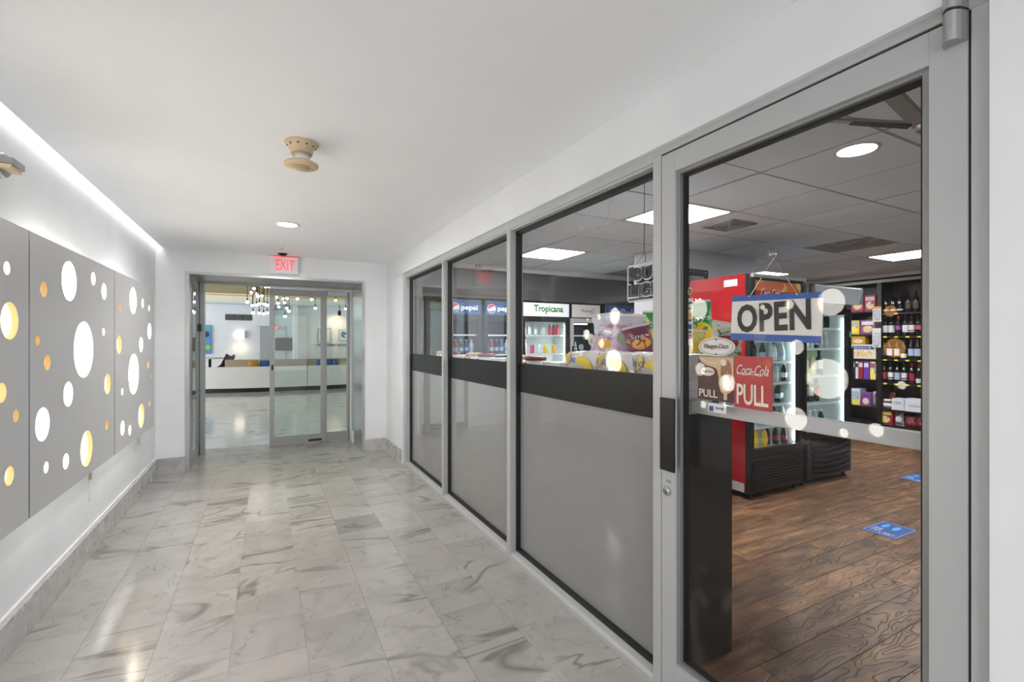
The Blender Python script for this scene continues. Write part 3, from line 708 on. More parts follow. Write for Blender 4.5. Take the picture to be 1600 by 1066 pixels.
def bag(label, loc, wd, ht, rz, mat, tilt=0., panel=None, words=None, wmat='white', group=None, th=.07, name='snack_bag', seal='white', cat='snack bag'):
    """crimped pillow bag, front facing local -y"""
    t = thing(name, label, cat, loc, rz, group); t.rotation_euler = (tilt, 0, rz)
    nx, nz = 8, 10; vs = []; fs = []
    rnd = random.Random(hash(label) % 1000)
    for sgn in (-1, 1):
        for j in range(nz + 1):
            for i in range(nx + 1):
                u, v = i / nx * 2 - 1, j / nz * 2 - 1
                pr = max(0, (1 - abs(u) ** 2.5)) ** .6 * max(0, (1 - abs(v) ** 5)) ** .7
                edge = 1 - .07 * (1 - abs(v) ** 4) * 0 + .04 * math.sin(v * 9)
                vs.append((u * wd / 2 * (1 - .08 * (1 - abs(v))) * edge, sgn * th / 2 * pr * (1 + .25 * rnd.uniform(-1, 1)), (v + 1) / 2 * ht))
    N = (nx + 1) * (nz + 1)
    for s_, rev in ((0, False), (N, True)):
        for j in range(nz):
            for i in range(nx):
                f = (s_ + j * (nx + 1) + i, s_ + j * (nx + 1) + i + 1, s_ + (j + 1) * (nx + 1) + i + 1, s_ + (j + 1) * (nx + 1) + i)
                fs.append(tuple(reversed(f)) if rev else f)
    m_ = MB(); m_.add(vs, fs, mat, True); m_.obj('pouch', t)
    z = MB().box(-wd * .5, wd * .5, -.002, .002, ht - .004, ht + .012, seal).box(-wd * .5, wd * .5, -.002, .002, -.010, .004, seal); z.obj('seal', t)
    if panel:
        p = MB(); disc(p, (0, -th / 2 * 1.05, ht * .42), wd * .34, ht * .2, .0012, panel, '-y', 18); p.obj('picture', t)
    if words: text(words, wmat, (0, -th / 2 * 1.15, ht * .68), wd * .72, ht * .14, '-y', .001, t, shear=.15)
    return t

# ------------------------------------------------------------------ coolers
def cooler(label, x0, x1, y0, y1, ztop, zdoor, side='black', lining='lwhite', frame='black', sign=None, nsh=5, handle='left', grille='straight', zg=.42, tube=True, words=None, glassm='fglass', body='black', legs=True, shelf_mat='white', hs=None, back='lwhite'):
    """upright glass door merchandiser; front faces -y. returns (thing, shelf heights)"""
    cx_ = (x0 + x1) / 2; W = x1 - x0; D = y1 - y0; t = thing('drinks_cooler', label, 'cooler', (cx_, y0, 0))
    h = W / 2; zb = .055
    s_ = MB().box(-h, -h + .035, .05, D, zb, ztop, side).box(h - .035, h, .05, D, zb, ztop, body).box(-h + .035, h - .035, .05, D, ztop - .04, ztop, body)
    s_.box(-h + .035, h - .035, D - .03, D, zb, ztop - .04, body).box(-h + .035, h - .035, .05, D - .03, zb, zg, body); s_.obj('cabinet', t)
    li = MB().box(-h + .036, -h + .042, .055, D - .031, zg, zdoor, lining).box(h - .042, h - .036, .055, D - .031, zg, zdoor, lining)
    li.box(-h + .042, h - .042, D - .040, D - .031, zg, zdoor, back).box(-h + .042, h - .042, .055, D - .04, zg, zg + .008, lining).box(-h + .036, h - .036, .055, D - .031, zdoor, zdoor + .01, lining)
    li.obj('lining', t)
    dr = MB(); w_ = .055
    dr.box(-h, -h + w_, 0, .046, zg - .02, zdoor + .05, frame, .004).box(h - w_, h, 0, .046, zg - .02, zdoor + .05, frame, .004)
    dr.box(-h + w_, h - w_, 0, .046, zdoor - .01, zdoor + .05, frame).box(-h + w_, h - w_, 0, .046, zg - .02, zg + .045, frame)
    dr = dr.obj('door', t)
    box('pane', -h + w_ - .004, h - w_ + .004, .014, .020, zg + .04, zdoor - .005, glassm, dr)
    hx = -h + .02 if handle == 'left' else h - .04
    MB().box(hx, hx + .022, -.030, 0, .95, 1.35, 'black', .004).obj('handle', dr)
    zs = []
    for k in range(nsh):
        z = (zg + .012 if k == 0 else zg + .02 + k * (zdoor - zg - .06) / nsh) if hs is None else hs[k]
        zs.append(z + .006)
        if k or hs is not None:
            sh = MB().box(-h + .044, h - .044, .07, .078, z - .014, z + .006, shelf_mat)
            for q in range(9): sh.box(-h + .05 + q * (W - .105) / 8, -h + .054 + q * (W - .105) / 8, .078, D - .045, z, z + .005, shelf_mat)
            sh.box(-h + .044, h - .044, D - .05, D - .045, z - .01, z + .005, shelf_mat); sh.obj('shelf', t)
    if tube:
        MB().box(h - .056, h - .046, .052, .062, zg + .06, zdoor - .04, 'tube').obj('light_tube', t)
        MB().box(-h + .046, -h + .056, .052, .060, zg + .06, zdoor - .04, 'tube').obj('light_tube', t)
    if grille == 'straight':
        MB().box(-h, h, .01, .05, zb, zg - .03, body).obj('kick_panel', t)
        for q in range(9):
            z = zb + .04 + q * (zg - .10 - zb) / 9
            MB().box(-h + .05, h - .05, -.006, .010, z, z + .018, body, .003).obj('grille_slat', t)
    else:
        MB().box(-h, h, .01, .05, zb, zg - .03, body).obj('kick_panel', t)
        g_ = MB(); g_.box(-h + .02, -h + .10, -.022, .010, zb + .01, zg - .06, body, .008); g_.obj('grille_cheek', t)
        for q in range(6):
            z = zb + .045 + q * .052
            s2 = MB(); pts = [(-h + .12 + (W - .17) * i / 10, -.008 - .016 * math.sin(PI * i / 10), z - .020 * math.sin(PI * i / 10 + .1)) for i in range(11)]
            for a, b in zip(pts[:-1], pts[1:]): s2.bar(a, b, .022, .026, body)
            s2.obj('grille_slat', t)
    if legs:
        for sx in (-1, 1):
            for yy_ in (.05, D - .06): MB().lathe([(0, 0), (.022, 0), (.022, .02), (.012, .025), (.012, zb + .002), (0, zb + .002)], 'black', 10, (sx * (h - .06), yy_, 0)).obj('foot', t)
    return t, zs

# red cooler (side facing the door), its header sign
rc, rz_ = cooler('red-sided drinks cooler with a dark glass door, nearest to the shop door', 3.80, 4.58, 2.715, 3.39, 2.025, 1.66, side='red', nsh=6, zg=.40)
h = .39
MB().box(-h, h, .0, .05, 1.712, 2.02, 'black', .004).box(-h, h, -.03, 0, 1.985, 2.02, 'alu_d', .004).obj('header_box', rc)
hs_ = MB().box(-h + .07, h - .05, -.006, .0, 1.73, 1.965, 'red2').obj('header_sign', rc)
MB().box(-h + .07, h - .05, -.0075, -.006, 1.872, 1.965, print_mat('bubbles', [(.75, .55, .15), (.75, .18, .05), (.85, .75, .5)], 7)).obj('bubble_print', hs_)
text('Coca-Cola', 'white', (-.12, -.0075, 1.855), .27, .085, '-y', .002, hs_, shear=.35)
text('ice cold', 'white', (.16, -.0075, 1.80), .20, .030, '-y', .002, hs_)
MB().box(-h - .0018, -h, .13, .27, 1.925, 1.985, 'white').obj('paper_label', rc)
MB().box(-h - .0018, -h, .06, .30, .06, .14, 'alu').obj('rating_plate', rc)
sf = MB()
for k in range(6):
    a = k * PI / 3
    for rr in (.03, .05): disc(sf, (-h - .0012, .57 + rr * math.cos(a), 1.79 + rr * math.sin(a)), .010, .010, .001, 'cream', '-x', 8)
sf.obj('snowflake_print', rc)
SODA = [('cola', 'red2'), ('cola', 'white'), ('clear_bottle', 'label_blue'), ('clear_bottle', 'blue_cap'), ('lime_drink', 'label_white'), ('orange_drink', 'yellow'), ('clear_bottle', 'label_white')]
ORD = ['bottom', 'second from bottom', 'third from bottom', 'fourth from bottom', 'fifth from bottom', 'top']
NTH = ['leftmost', 'second from left', 'third from left', 'fourth from left', 'fifth from left', 'sixth from left', 'rightmost']
for r_, z in enumerate(rz_):
    for c_ in range(7):
        if r_ == 0: cm = ('orange_drink', 'yellow') if c_ < 4 else ('cola', 'label_red')
        elif r_ == 5: cm = [('lime_drink', 'yellow'), ('clear_bottle', 'label_white'), ('clear_bottle', 'label_pink'), ('clear_bottle', 'label_white'), ('clear_bottle', 'label_blue'), ('clear_bottle', 'blue_cap'), ('clear_bottle', 'label_white')][c_]
        else: cm = (['clear_bottle', 'clear_bottle', 'green_glass', 'clear_bottle', 'wine_glass'][(c_ * 3 + r_ * 2) % 5], ['label_white', 'label_blue', 'label_white'][(c_ + r_) % 3])
        nm = {'orange_drink': 'orange juice bottle', 'cola': 'dark cola bottle', 'lime_drink': 'lime green drink bottle', 'clear_bottle': 'clear water bottle', 'green_glass': 'green glass bottle', 'wine_glass': 'dark glass bottle'}[cm[0]]
        drink('%s, %s on the %s shelf of the red-sided cooler' % (nm, NTH[c_], ORD[r_]), 'drinks in the red-sided cooler', (3.80 + .085 + c_ * .100, 2.715 + .13 + .02 * ((c_ * 5 + r_) % 3), z + .002), cm[0], 'blue_cap' if c_ % 2 else 'white', 'bottle', cm[1], .86)
# black wine cooler with tilted light box
bc_, bz = cooler('black glass-door wine cooler with a curved lower grille and blank grey top sign', 4.63, 5.475, 2.74, 3.39, 1.79, 1.70, grille='curved', zg=.47, nsh=5, handle='right', hs=[.50, .78, 1.06, 1.34, 1.55])
sb = MB(); sb.prism([(-.06, 1.795), (.0, 1.80), (.55, 1.80), (.55, 1.97), (-.09, 1.965), (-.10, 1.95)], -.41, .44, 'fasciablue', 'yz')
sb.obj('top_sign', bc_)
MB().box(-.425, -.41, -.10, -.05, 1.80, 1.975, 'steel').box(.44, .45, -.10, -.05, 1.80, 1.975, 'steel').obj('sign_bracket', bc_)
MB().box(.375, .405, -.004, -.001, 1.46, 1.52, colmat('green_tag', (.12, .50, .36), .5)).obj('green_tag', bc_)
x0 = 4.63
for i, (dx, g_, lb, lm) in enumerate([(.12, 'green_glass', 'dark green', 'label_white'), (.20, 'pale_wine', 'pale yellow', 'label_white'), (.29, 'pale_wine', 'pale yellow', 'cream'), (.42, 'pale_wine', 'pale yellow', 'cream'), (.54, 'green_glass', 'green', 'label_white')]):
    wine_bottle('%s wine bottle, %s on the middle shelf of the black wine cooler' % (lb, NTH[i]), 'wine in the black cooler', (x0 + dx, 2.90, bz[2] + .002), g_, lm, 'pale_wine' if g_ == 'pale_wine' else 'black', .82)
for i, (dx, g_, lm) in enumerate([(.12, 'green_glass', 'label_white'), (.21, 'green_glass', 'label_white'), (.30, 'wine_glass', 'label_dark'), (.41, 'wine_glass', 'label_white'), (.52, 'wine_glass', 'label_red')]):
    wine_bottle('dark wine bottle, %s on the second shelf of the black wine cooler' % NTH[i], 'wine in the black cooler', (x0 + dx, 2.92, bz[1] + .002), g_, lm, 'white' if i == 3 else 'black', .80)
for i, (dx, g_) in enumerate([(.11, 'teal_drink'), (.20, 'teal_drink'), (.31, 'clear_bottle'), (.40, 'clear_bottle'), (.50, 'green_glass')]):
    drink('%s bottle, %s on the bottom shelf of the black wine cooler' % ('teal' if i < 2 else 'clear', NTH[i]), 'low bottles in the black cooler', (x0 + dx, 2.86, bz[0] + .002), g_, 'white', 'bottle', 'label_white', .95)
for i, (dx, g_) in enumerate([(.11, 'teal_drink'), (.18, 'lime_drink'), (.27, 'clear_bottle'), (.35, 'clear_bottle'), (.43, 'wine_glass'), (.51, 'clear_bottle'), (.60, 'clear_bottle')]):
    drink('small %s, %s on the fourth shelf of the black wine cooler' % ({'teal_drink': 'teal bottle', 'lime_drink': 'lime bottle', 'clear_bottle': 'clear bottle', 'wine_glass': 'dark bottle'}[g_], NTH[i]), 'small bottles in the black cooler', (x0 + dx, 2.87, bz[3] + .002), g_, 'white', 'bottle', 'label_white', .75)
for i, dx in enumerate((.14, .26, .38, .50, .62)):
    drink('dark can, %s on the top shelf of the black wine cooler' % NTH[i], 'cans in the black cooler', (x0 + dx, 2.87, bz[4] + .002), 'label_blue' if i % 2 else 'wine_glass', kind='can')

# far row of coolers against the north fascia
def far_cooler(label, x0, x1, signm, frame, lining, zt=1.955, tube=False, gl='fglass', hdr=.20, back='lwhite'):
    t, zs = cooler(label, x0, x1, 5.56, 5.975, zt, zt - hdr - .06, frame=frame, side=frame, body='black', lining=lining, nsh=5, zg=.45, tube=tube, glassm=gl, hs=[.47, .75, 1.02, 1.24, 1.50], back=back)
    h = (x1 - x0) / 2
    MB().box(-h, h, .0, .05, zt - hdr - .01, zt, 'black').obj('header_box', t)
    hb = MB().box(-h + .02, h - .02, -.008, 0, zt - hdr + .005, zt - .012, signm).obj('header_sign', t)
    return t, hb, zs, h
M['sign_lit'] = emis('lit_sign_white', (.93, .97, 1), .15); M['sign_navy'] = pm('sign_navy', (.015, .045, .12), .3, emit=(.02, .06, .16), es=.5)
M['greenprint'] = pm('green_print', (.015, .13, .03), .5); M['halo'] = emis('lit_sign_halo', (.80, 1, .80), .55)
M['navy_in'] = pm('navy_inside', (.02, .05, .14), .4); M['glow'] = emis('lit_letters', (1, 1, 1), .9)
t, hb, zs, hh = far_cooler('far drinks cooler with a white lit sign in green lettering', 3.055, 3.835, 'sign_lit', 'black', 'lwhite', tube=True)
disc(hm := MB(), (.03, -.0095, 1.855), .25, .062, .001, 'halo', '-y', 24); hm.obj('sign_glow_patch', hb)
text('Tropicana', 'greenprint', (.03, -.0105, 1.855), .48, .125, '-y', .002, hb, offset=.035)
for i, (dx, k_) in enumerate([(.12, 'cream'), (.20, 'label_white'), (.30, 'label_white'), (.42, 'white'), (.53, 'label_pink'), (.60, 'label_red'), (.66, 'label_pink')]):
    drink('%s bottle, %s on the upper shelf of the white-signed far cooler' % ('red juice' if i > 3 else 'white milk', NTH[i]), 'bottles in the white-signed cooler', (3.055 + dx, 5.70, zs[4] + .002), k_, 'white', 'bottle', k_, .78 if i != 3 else .86)
for i, (dx, k_, lb) in enumerate([(.13, 'cream', 'cream bottle'), (.24, 'label_pink', 'pink tub'), (.36, 'label_white', 'white tub'), (.46, 'yellow', 'yellow tub'), (.60, 'orange_drink', 'orange tub')]):
    drink('%s on the middle shelf of the white-signed far cooler' % lb, 'tubs in the white-signed cooler', (3.055 + dx, 5.70, zs[3] + .002), k_, 'white', 'bottle' if i == 0 else 'can', k_, .9)
t, hb, zs, hh = far_cooler('silver-framed far freezer with navy inside and a pale grey sign', 3.85, 4.385, 'signwhite', 'alu', 'navy_in', back='navy_in', tube=False)
text('Premium', 'ink', (.02, -.0085, 1.855), .20, .04, '-y', .001, hb)
ar = MB(); ar.tube([(.09, -.010, 1.895), (.13, -.010, 1.885), (.16, -.010, 1.855), (.13, -.010, 1.825), (.06, -.010, 1.815)], .003, 'ink', 5); ar.obj('arrow_emblem', hb)
disc(em := MB(), (.10, .008, 1.44), .055, .085, .002, 'cream', '-y', 20); disc(em, (.10, .006, 1.42), .022, .04, .002, 'caramel', '-y', 14); em.obj('oval_sticker', t)
disc(em := MB(), (-.08, .008, 1.33), .045, .045, .002, colmat('sage', (.35, .42, .30), .5), '-y', 18); em.obj('round_sticker', t)
MB().box(-.22, .03, .004, .006, 1.655, 1.675, 'glow').obj('edge_light', t)
text('A', 'label_white', (-.18, .005, 1.33), .07, .16, '-y', .001, t)
t, hb, zs, hh = far_cooler('far drinks cooler with a blue sign reading Polo', 4.46, 5.20, 'blue', 'black', 'navy_in', zt=1.97, hdr=.25, back='navy_in')
text('Polo', 'white', (.10, -.0095, 1.85), .34, .11, '-y', .002, hb); MB().box(-.36, .36, -.012, -.004, 1.955, 1.962, 'steel').box(-.37, -.355, -.012, -.004, 1.72, 1.962, 'steel').obj('sign_edge', hb)
for nm, xa, xb, lab in (('a', 1.99, 2.47, 'left far cooler with a dark blue round-emblem sign'), ('b', 2.50, 3.03, 'right far cooler with a dark blue round-emblem sign')):
    t, hb, zs, hh = far_cooler(lab, xa, xb, 'sign_navy', 'black', 'navy_in', tube=False, back='navy_in')
    gx = -hh + .10
    disc(g_ := MB(), (gx, -.0095, 1.84), .062, .062, .001, 'label_white', '-y', 28); g_.obj('round_emblem', hb)
    # red upper and blue lower swoosh inside the emblem
    up = [(gx + .056 * math.cos(a * PI / 12), 1.84 + .056 * math.sin(a * PI / 12)) for a in range(2, 13)] + [(gx - .03, 1.838), (gx + .01, 1.862)]
    dn = [(gx + .056 * math.cos(PI + a * PI / 12), 1.84 + .056 * math.sin(PI + a * PI / 12)) for a in range(1, 12)] + [(gx + .015, 1.812), (gx - .02, 1.806)]
    MB().prism(up, -.0115, -.0105, colmat('emblem_red', (.75, .02, .05), .4), 'xz').obj('emblem_red_swoosh', hb)
    MB().prism(dn, -.0115, -.0105, colmat('emblem_blue', (.02, .16, .50), .4), 'xz').obj('emblem_blue_swoosh', hb)
    text('pepsi', 'glow', (gx + .20, -.0095, 1.835), .22, .075, '-y', .002, hb)
    for i in range(5):
        k_ = ['label_white', 'label_red', 'cola', 'blue_cap', 'label_white'][i]
        drink('bottle, %s on the %s' % (NTH[i], lab), 'bottles in the dark blue signed coolers', (xa + .09 + i * .075, 5.70, zs[3] + .002), k_, 'white', 'bottle', 'label_blue', .9)

# ------------------------------------------------------------------ wine and snack shelving on the east side
su = thing('wall_shelving', 'tall dark wood shelving unit full of wine and snacks', 'shelving', (0, 0, 0))
XF, XB = 7.98, 8.34
MB().box(XB - .01, XB + .01, 1.75, 4.42, 0, 2.31, 'espresso').obj('back_panel', su)
MB().box(XF, XB - .01, 1.72, 4.45, 2.285, 2.32, 'espresso').box(XF - .006, XF, 1.72, 4.45, 2.275, 2.318, 'alu_d').obj('top_board', su)
for y0 in (4.42, 3.60, 2.50, 1.72): MB().box(XF, XB - .01, y0, y0 + .055, 0, 2.285, 'espresso').obj('upright', su)
ZSH_W = [.20, .43, .81, 1.155, 1.49, 1.825]; ZSH_S = [.20, .44, .845, 1.15, 1.52, 1.87]
for z in ZSH_W:
    for y0, y1 in ((2.555, 3.60), (1.775, 2.50)): MB().box(XF + .01, XB - .01, y0, y1, z - .022, z, 'espresso').obj('shelf_board', su)
for z in ZSH_S: MB().box(XF + .01, XB - .01, 3.655, 4.42, z - .022, z, 'espresso').obj('shelf_board', su)
MB().box(XF + .02, XB - .01, 1.775, 4.42, 0, .10, 'espresso').obj('plinth', su)
RN = ['lowest', 'second lowest', 'third', 'fourth', 'fifth', 'top']
rowsW = [
 (1.825, 'top', [(1384.5, 'label_dark'), (1395.6, 'label_dark'), (1406, 'label_dark'), (1419, 'label_dark'), (1431, 'label_dark'), (1444.6, 'label_white')]),
 (1.49, 'second', [(1383, 'label_white'), (1393, 'label_white'), (1403.5, 'label_purple'), (1414.7, 'label_white'), (1424.4, 'label_white'), (1435.2, 'label_pink'), (1446, 'label_white')]),
 (1.155, 'third', [(1381, 'label_dark'), (1390, 'label_white'), (1401.5, 'label_white'), (1412, 'cream'), (1423.6, 'label_blue'), (1433.8, 'label_blue'), (1446, 'label_white')]),
 (.81, 'fourth', [(1381.5, 'label_red'), (1391.6, 'label_white'), (1402, 'label_blue'), (1412.7, 'label_white'), (1424.7, 'label_red'), (1436, 'label_white'), (1447, 'label_blue')])]
LN = {'label_dark': 'dark brown', 'label_white': 'white', 'label_purple': 'purple', 'label_pink': 'pink', 'label_blue': 'pale blue', 'cream': 'cream', 'label_red': 'dark red'}
for z, rn, its in rowsW:
    for i, (u, lm) in enumerate(its):
        p = onx(u, 500, XF + .075)
        cap = 'caps_red' if (rn == 'third' and i >= 4) or (rn == 'fourth' and i in (4, 5, 6)) else ('label_red' if rn == 'second' and i in (2, 6) else 'black')
        lz = (.03, .055) if rn == 'top' and i < 3 else ((.025, .085) if (rn, i) in (('fourth', 5), ('third', 3)) else (.055, .155) if lm != 'label_pink' and lm != 'label_purple' else (.09, .15))
        if rn == 'top' and i < 3: lm2 = 'label_white'
        else: lm2 = lm
        wine_bottle('dark wine bottle with %s label, %s on the %s wine shelf' % (LN[lm2], NTH[i], rn), 'wine bottles on the wall shelves', (p.x, p.y, z + .001), 'wine_glass', lm2, cap, .98, lz, band='ink' if (rn, i) in (('fourth', 1), ('fourth', 3)) else ('label_red' if (rn, i) == ('second', 4) else None))
    for i in range(8):
        y_ = 3.555 - i * .135
        if rn == 'top' and i % 3 != 1: continue
        MB().box(XF + .004, XF + .010, y_ - .022, y_ + .022, z - .020, z - .002, 'price_yellow').obj('price_tag', su)
def shelf_box(label, u0, u1, zb, ht, mat, panel=None, band=None, name='snack_box', cat='box', dx=.16, group='snack boxes on the left shelf column', zoff=0, words=None):
    a, b = onx(u0, 500, XF + .03).y, onx(u1, 500, XF + .03).y
    return carton(name, label, cat, (XF + .03 + dx / 2, (a + b) / 2, zb + zoff + .001), dx, abs(a - b) - .006, ht, mat, '-x', panel, band, group, words)
PR = lambda n_, cols, s_=22: M.setdefault(n_, print_mat(n_, cols, s_))
PR('pic_cereal', [(.75, .35, .05), (.85, .7, .4), (.2, .05, .25)]); PR('pic_cookie', [(.5, .25, .08), (.8, .6, .3), (.9, .8, .6)]); PR('pic_mix', [(.7, .1, .1), (.9, .8, .2), (.2, .3, .6)])
shelf_box('red snack box, left one of the pair on the top shelf', 1330, 1349.5, 1.87, .235, 'label_pink', 'pic_cereal', 'cream', words='FRUITY')
shelf_box('red and purple snack box, right one of the pair on the top shelf', 1350.5, 1368, 1.87, .235, 'label_pink', 'pic_cereal', 'cream', words='FRUITY')
shelf_box('bright yellow cereal box beside a purple box', 1328, 1343, 1.52, .215, 'yellow', 'pic_mix', 'label_blue')
shelf_box('purple cookie box beside a bright yellow box', 1344.5, 1367, 1.52, .215, 'label_purple', 'pic_cookie', 'label_white', words='Cookies')
bb = shelf_box('wide blue and cream cookie box under a small yellow box', 1328, 1369, 1.15, .215, 'cream', 'pic_cookie', 'blue', words='SNACK')
shelf_box('small golden box lying on the wide blue cookie box', 1329, 1352, 1.15, .135, 'amber_box', 'pic_cereal', None, zoff=.217)
shelf_box('slim black and white snack box, fourth snack shelf', 1328, 1336, .845, .265, 'ink', None, 'label_white')
shelf_box('slim white snack box between black and red boxes', 1336.5, 1341, .845, .26, 'label_white', None, 'ink')
shelf_box('dark red tall snack box on the fourth snack shelf', 1341.5, 1348.5, .845, .27, 'label_red', None, 'label_white')
shelf_box('violet tall snack box right of the dark red one', 1349, 1358, .845, .27, colmat('violet', (.18, .05, .42), .4), None, 'label_white')
shelf_box('purple and orange tall snack box next to the upright', 1359, 1368.5, .845, .265, 'pic_mix', None, 'label_purple')
shelf_box('white and blue box, lower one of the stack on the fifth snack shelf', 1328, 1344, .44, .13, 'pic_mix', None, 'label_blue')
shelf_box('pale blue box on top of the stack on the fifth snack shelf', 1329, 1345, .44, .12, 'label_blue', None, 'label_white', zoff=.132)
shelf_box('purple cake box on the fifth snack shelf', 1345.5, 1360, .44, .20, 'label_purple', 'cream', 'violet')
bag('clear snack bag beside the purple cake box', (XF + .12, onx(1367, 500, XF + .12).y, .452), .04, .2, -PI / 2, PR('clearbag', [(.3, .3, .32), (.55, .56, .6), (.1, .1, .12)]), group=None)
# hanging cards on the upright
for (u, v0, v1, lab, c1) in ((1370, 479, 503, 'upper toy blister card hanging on the shelf upright', 'orange_drink'), (1369.5, 513, 543, 'lower toy blister card hanging on the shelf upright', 'cream')):
    p = onx(u, v1, XF - .012); q = onx(u, v0, XF - .012)
    t = thing('blister_card', lab, 'toy card', (p.x, p.y, p.z), 0, 'blister cards on the upright'); H_ = q.z - p.z
    MB().box(0, .004, -.055, .055, 0, H_, 'label_white').box(-.001, 0, -.055, .055, H_ * .86, H_, c1).obj('card', t)
    MB().box(-.014, 0, -.038, .038, .02, H_ * .78, PR('toyprint', [(.05, .05, .06), (.6, .62, .66), (.25, .3, .45)], 40), .004).obj('blister', t)
    MB().tube([(.004, 0, H_ - .006), (-.002, 0, H_ + .006), (.012, 0, H_ + .008)], .002, 'steel', 5).obj('hook', t)
# lower right shelf goods
pw = lambda u, X=XF + .12: onx(u, 500, X)
bag('yellow and red sweets bag beside the glass jar', (8.24, pw(1382).y, .442), .15, .20, -PI / 2, PR('yrbag', [(.8, .55, .04), (.6, .03, .03), (.8, .6, .05)], 9), group=None)
t = thing('glass_jar', 'glass jar with a white lid and white label', 'jar', (8.045, pw(1390).y, .431))
MB().lathe([(0, 0), (.048, 0), (.052, .01), (.052, .10), (.044, .115), (0, .115)], 'label_dark', 16).obj('body', t); MB().lathe([(0, .112), (.047, .112), (.047, .14), (0, .14)], 'white', 16).obj('lid', t); MB().lathe([(.0528, .03), (.0528, .085)], 'label_white', 16).obj('label', t)
for i, (u, zz, hh_, wy) in enumerate([(1408, 0, .075, .15), (1408, .078, .085, .14), (1436, 0, .06, .26), (1436, .062, .06, .25), (1436, .124, .055, .25)]):
    carton('napkin_pack', ['lower white napkin pack of the left stack', 'upper white napkin pack of the left stack', 'bottom white towel pack of the right stack', 'middle white towel pack of the right stack', 'top white towel pack of the right stack'][i] + ' on the wine shelf below the bottles', 'napkins', (8.09, pw(u).y, .431 + zz), .18, wy, hh_, 'label_white', '-x', 'label_blue' if i % 2 else None, None, 'white packs on the low shelf')
carton('detergent_box', 'red and yellow detergent box on the lowest wine shelf', 'box', (8.09, pw(1387).y, .201), .14, .185, .215, 'label_red', '-x', 'pic_mix', 'yellow', None, 'Powder')
bag('grey plastic bag with a white label on the lowest wine shelf', (8.08, pw(1407).y, .216), .11, .20, -PI / 2, PR('greybag', [(.25, .26, .28), (.42, .43, .46), (.2, .2, .22)], 8), group=None, panel='label_white')
for i, u in enumerate((1424.5, 1442)):
    bag('%s red mesh bag of onions on the lowest wine shelf' % ('left' if i == 0 else 'right'), (8.08, pw(u).y, .212), .135, .14 + .03 * i, -PI / 2, PR('redmesh', [(.35, .02, .03), (.10, .03, .03), (.5, .05, .06), (.7, .6, .58)], 60), group='red mesh bags', seal='label_red', th=.1)

# ------------------------------------------------------------------ gondola beside the windows with paper towels on it
gd = thing('display_gondola', 'low black shelving gondola running along the frosted windows', 'shelving', (0, 0, 0))
box('base', 1.56, 1.86, 1.45, 5.0, 0, .12, 'blackwood', gd)
box('centre_panel', 1.70, 1.715, 1.45, 5.0, .12, 1.08, 'blackwood', gd)
for z in (.40, .66, .86): box('shelf_board', 1.545, 1.86, 1.45, 5.0, z - .02, z, 'blackwood', gd)
box('top_board', 1.54, 1.88, 1.43, 5.0, 1.08, 1.11, 'blackwood', gd)
MB().box(1.575, 1.872, 1.428, 1.448, .012, 1.083, 'blackwood', .002).obj('end_panel', gd)
MB().box(1.5545, 1.574, 1.430, 1.448, .10, 1.0, colmat('edge_brown', (.12, .085, .06), .6)).obj('edge_strip', gd)
for z in (.40, .66, .86): MB().box(1.535, 1.545, 1.45, 5.0, z - .03, z + .004, 'label_white').obj('price_rail', gd)
for i, (y_, z, c_, lb) in enumerate([(1.50, .862, 'red2', 'red can'), (1.58, .862, 'green', 'green can'), (1.67, .862, 'label_white', 'white can'), (1.76, .862, 'label_purple', 'purple can')]):
    drink('%s on the gondola shelf just behind the door pull' % lb, 'cans on the gondola', (1.59, y_, z), c_, kind='can')
for i, (y_, z, c_, lb) in enumerate([(1.56, .662, 'label_purple', 'purple magazine stack on the middle gondola shelf'), (1.56, .402, 'violet', 'violet magazine stack on the lower gondola shelf')]):
    t = thing('magazine_stack', lb, 'magazines', (1.62, y_, z)); 
    for k in range(5): MB().box(-.07 + .002 * k, .07 + .002 * k, -.09, .09, k * .008, k * .008 + .007, 'label_white' if k % 2 else c_).obj('magazine', t)
t = thing('bottle_row_item', 'teal bottle seen softly behind the frosted film', 'bottle', (1.50, 2.46, .0))
bpy.data.objects.remove(t)
drink('teal bottle leaning close to the frosted glass at floor level', None, (1.508, 2.44, .004), 'teal_drink', 'white', 'bottle', 'label_white', 1.0)
carton('snack_pack', 'yellow and orange wrapper lying behind the glass at floor level', 'wrapper', (1.50, 3.23, .004), .03, .20, .07, 'yellow', '-x', None, 'orange_drink')
